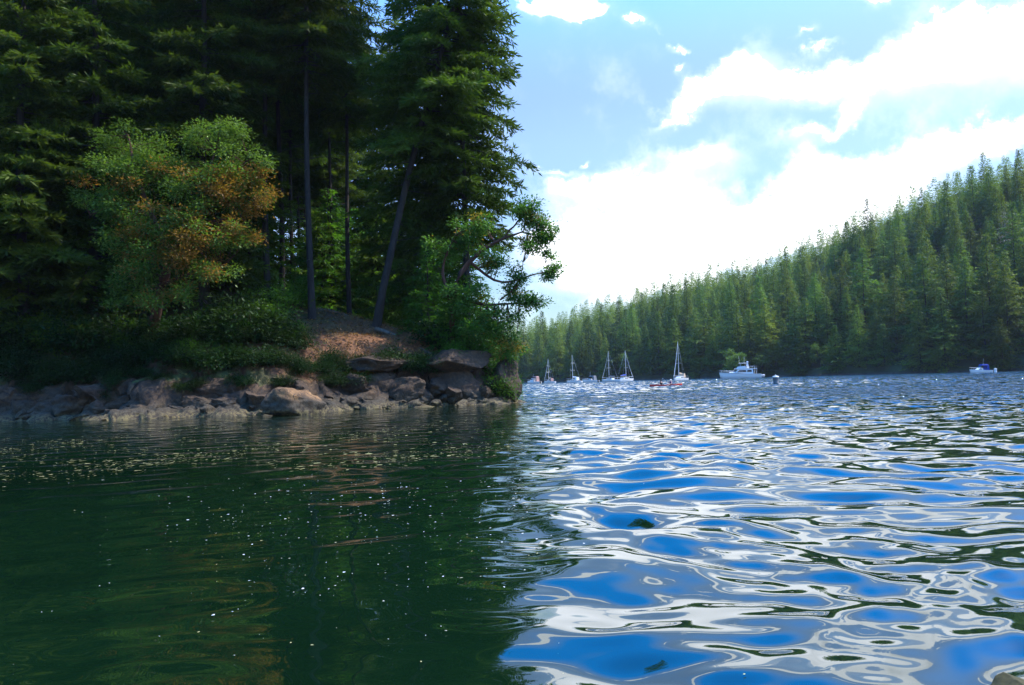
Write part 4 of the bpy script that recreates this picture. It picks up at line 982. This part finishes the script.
# grey mooring drum
def lathe(prof, seg=20):
    V, F = [], []; n = len(prof)
    for r, z in prof: V += [(r * math.cos(a), r * math.sin(a), z) for a in np.linspace(0, 2 * PI, seg, endpoint=False)]
    for i in range(n - 1):
        for k in range(seg): F.append((i * seg + k, i * seg + (k + 1) % seg, (i + 1) * seg + (k + 1) % seg, (i + 1) * seg + k))
    return np.array(V), np.array(F)
def buoy(px, py, sc, label, name='mooring_buoy', body=M_GREY):
    e = boat_root(name, px, py, .3, label, 'buoy'); e.scale = (sc,) * 3
    link('drum', mesh_np('drum', *lathe([(.001, -.35), (.30, -.35), (.33, -.25), (.34, .1), (.36, .12), (.36, .2), (.345, .22), (.36, .72), (.37, .74), (.37, .82), (.36, .84)]), [body], True), e)
    link('cap', mesh_np('cap', *lathe([(.36, .84), (.40, .85), (.41, .93), (.36, 1.02), (.12, 1.08), (.001, 1.09)]), [M_WHITE], True), e)
    a = np.linspace(0, 2 * PI, 13); tpart('ring', np.stack([.09 * np.cos(a), 0 * a, 1.13 + .09 * np.sin(a)], 1), .02, M_ALU, e)
    return e
buoy(776, 384.2, .98, 'grey drum shaped mooring buoy with a white cap right of the motor yacht')
buoy(995.5, 372.4, .9, 'small white float beside the blue canopied boat', body=M_WHITE)

# ------------------------------------------------------------------ kayak and its two paddlers
def kayak():
    e = boat_root('kayak', 666, 386.2, PI + .42, 'long red double kayak crossing the channel with two paddlers', 'kayak')
    L = 5.4; V, F, secs = hull_np(L, .66, .34, .19, .10, 24, both=True); link('hull', mesh_np('hull', V, F, [M_RED], True), e)
    link('deck', mesh_np('deck', *deck_np(secs, -.01, 1.0), [M_RED], True), e)
    a = np.linspace(0, 2 * PI, 21)
    for cx in (.75, -.85): tpart('cockpit_rim', np.stack([cx + .42 * np.cos(a), .25 * np.sin(a), .24 + 0 * a], 1), .03, M_BLACK, e)
    return e
kay = kayak()
def person(root, x, label, shirt, hat, lean=.05, side=1):
    """seated paddler: one skinned body, hips on the kayak seat, legs forward under the deck, both hands on the paddle"""
    e = empty('person', root.matrix_basis @ Vector((x, 0, .02)), root.rotation_euler.z); tag(e, label, 'person')
    J = {'pelvis': ((0, 0, .12), .13), 'belly': ((.01 + lean * .3, 0, .30), .125), 'chest': ((lean * .6, 0, .48), .145), 'neck': ((lean, 0, .63), .055), 'head': ((lean + .02, 0, .76), .095), 'crown': ((lean + .01, 0, .85), .075)}
    bones = [('pelvis', 'belly'), ('belly', 'chest'), ('chest', 'neck'), ('neck', 'head'), ('head', 'crown')]
    for s, nme in ((1, 'l'), (-1, 'r')):
        hz = .46 + .12 * s * side; hx = .40
        J.update({'sh' + nme: ((lean * .8, s * .19, .55), .06), 'el' + nme: ((.16, s * .34, .36 + .1 * s * side), .043), 'wr' + nme: ((hx - .05, s * .30, hz), .03), 'hd' + nme: ((hx + .02, s * .29, hz), .038),
                  'hp' + nme: ((.02, s * .1, .11), .09), 'kn' + nme: ((.42, s * .15, .22), .07), 'an' + nme: ((.80, s * .09, .07), .045), 'ft' + nme: ((.84, s * .09, .16), .04)})
        bones += [('chest', 'sh' + nme), ('sh' + nme, 'el' + nme), ('el' + nme, 'wr' + nme), ('wr' + nme, 'hd' + nme), ('pelvis', 'hp' + nme), ('hp' + nme, 'kn' + nme), ('kn' + nme, 'an' + nme), ('an' + nme, 'ft' + nme)]
    names = list(J); me = bpy.data.meshes.new('person_body'); me.from_pydata([J[k][0] for k in names], [(names.index(a), names.index(b_)) for a, b_ in bones], [])
    b_ = link('body', me, e); b_.modifiers.new('skin', 'SKIN'); 
    for i, k in enumerate(names): me.skin_vertices[0].data[i].radius = (J[k][1],) * 2; me.skin_vertices[0].data[i].use_root = (i == 0)
    b_.modifiers.new('subdivision', 'SUBSURF').levels = 1; b_.modifiers[-1].render_levels = 2; me.materials.append(M_SKIN)
    # vest, sleeves and hat are clothing
    link('vest', mesh_np('vest', *lathe([(.14, .14), (.175, .2), (.185, .36), (.20, .5), (.16, .58), (.08, .61)], 14), [shirt], True), e).scale = (.9, 1.12, 1)
    if hat is not None: link('hat', mesh_np('hat', *lathe([(.19, .79), (.185, .805), (.115, .815), (.115, .88), (.08, .92), (.001, .93)], 14), [hat], True), e).location.x = lean + .01
    else: link('hair', mesh_np('hair', *lathe([(.108, .74), (.118, .80), (.108, .87), (.06, .92), (.001, .93)], 12), [M_HAIR], True), e).location.x = lean - .012
    # paddle held in both hands
    p = empty('paddle', root.matrix_basis @ Vector((x + .43, 0, .02 + .46)), root.rotation_euler.z); tag(p, 'double bladed paddle in the hands of the ' + ('front' if x > 0 else 'rear') + ' paddler', 'paddle', 'kayak paddles')
    tl = .41 * side; tpart('shaft', [(0, -.95, -.95 * tl), (0, .95, .95 * tl)], .016, M_BLACK, p)
    for s in (-1, 1):
        bl = [(0.012 * q, s * (.93 + u * .45), s * (.93 + u * .45) * tl + v_ * .09) for q in (-1, 1) for u, v_ in ((0, .2), (.45, 1), (1, .6), (1, -.6), (.45, -1), (0, -.2))]
        link('blade', mesh_np('blade', bl, [np.array([(0, 1, 2, 3, 4, 5), (11, 10, 9, 8, 7, 6)]), np.array([(i, i + 6, (i + 1) % 6 + 6, (i + 1) % 6) for i in range(6)])], [M_WHITE if x < 0 else M_BLACK]), p)
    return e
person(kay, .75, 'front paddler in dark clothing seated in the red kayak', M_NAVY, None, .05, 1)
person(kay, -.85, 'rear paddler in a dark vest and white hat seated in the red kayak', M_PURPLE, M_CREAM, .03, -1)

# two gulls far off over the hill
def bird(px, py, depth, span, label, bank):
    s = span / 2
    V = np.array([(0, -.12, 0), (0, .2, .0), (.03, .05, .05), (.03, .05, -.03), (s * .5, .03, .16 * s), (s, -.12, .02), (s * .5, -.1, .14 * s), (-s * .5, .03, .16 * s), (-s, -.12, .02), (-s * .5, -.1, .14 * s), (0, .0, .05), (0, .0, -.05)])
    V = np.array([(0, .24, 0), (.055, .05, 0), (0, .05, .06), (-.055, .05, 0), (0, .05, -.06), (0, -.28, 0), (s * .5, .08, .17 * s), (s * .5, -.10, .17 * s), (s, -.12, .04), (-s * .5, .08, .17 * s), (-s * .5, -.10, .17 * s), (-s, -.12, .04), (0, .12, .045), (0, -.12, .03)])
    T = np.array([(0, 1, 2), (0, 2, 3), (0, 3, 4), (0, 4, 1), (5, 2, 1), (5, 3, 2), (5, 4, 3), (5, 1, 4), (12, 13, 7), (12, 7, 6), (6, 7, 8), (13, 12, 10), (12, 9, 10), (9, 11, 10)])
    o = link('bird', mesh_np('bird', V, T, [M_GREY])); o.location = at(px, py, depth); o.rotation_euler = (0, bank, 1.2)
    return tag(o, label, 'bird')
bird(896.2, 189.6, 260, 1.0, 'tiny fainter bird on the left of two above the far ridge', .3)
bird(899.8, 190.0, 240, 1.3, 'tiny bird on the right of two above the far ridge', -.2)

# ------------------------------------------------------------------ the air: thin sea haze over the whole bay
def haze():
    V = [(x, y, z) for z in (-16, 190) for x, y in ((-920, -220), (920, -220), (920, 1200), (-920, 1200))]
    F = [(3, 2, 1, 0), (4, 5, 6, 7), (0, 1, 5, 4), (1, 2, 6, 5), (2, 3, 7, 6), (3, 0, 4, 7)]
    m, n, out = mat('haze'); v = n.new('ShaderNodeVolumePrincipled'); v.inputs['Density'].default_value = HAZE
    v.inputs['Color'].default_value = (.72, .84, 1, 1); v.inputs['Anisotropy'].default_value = 0.2; n.l.new(v.outputs[0], out.inputs['Volume'])
    tag(link('haze', mesh_np('haze', V, np.array(F), [m])), kind='stuff')
HAZE = 0.00007
haze()
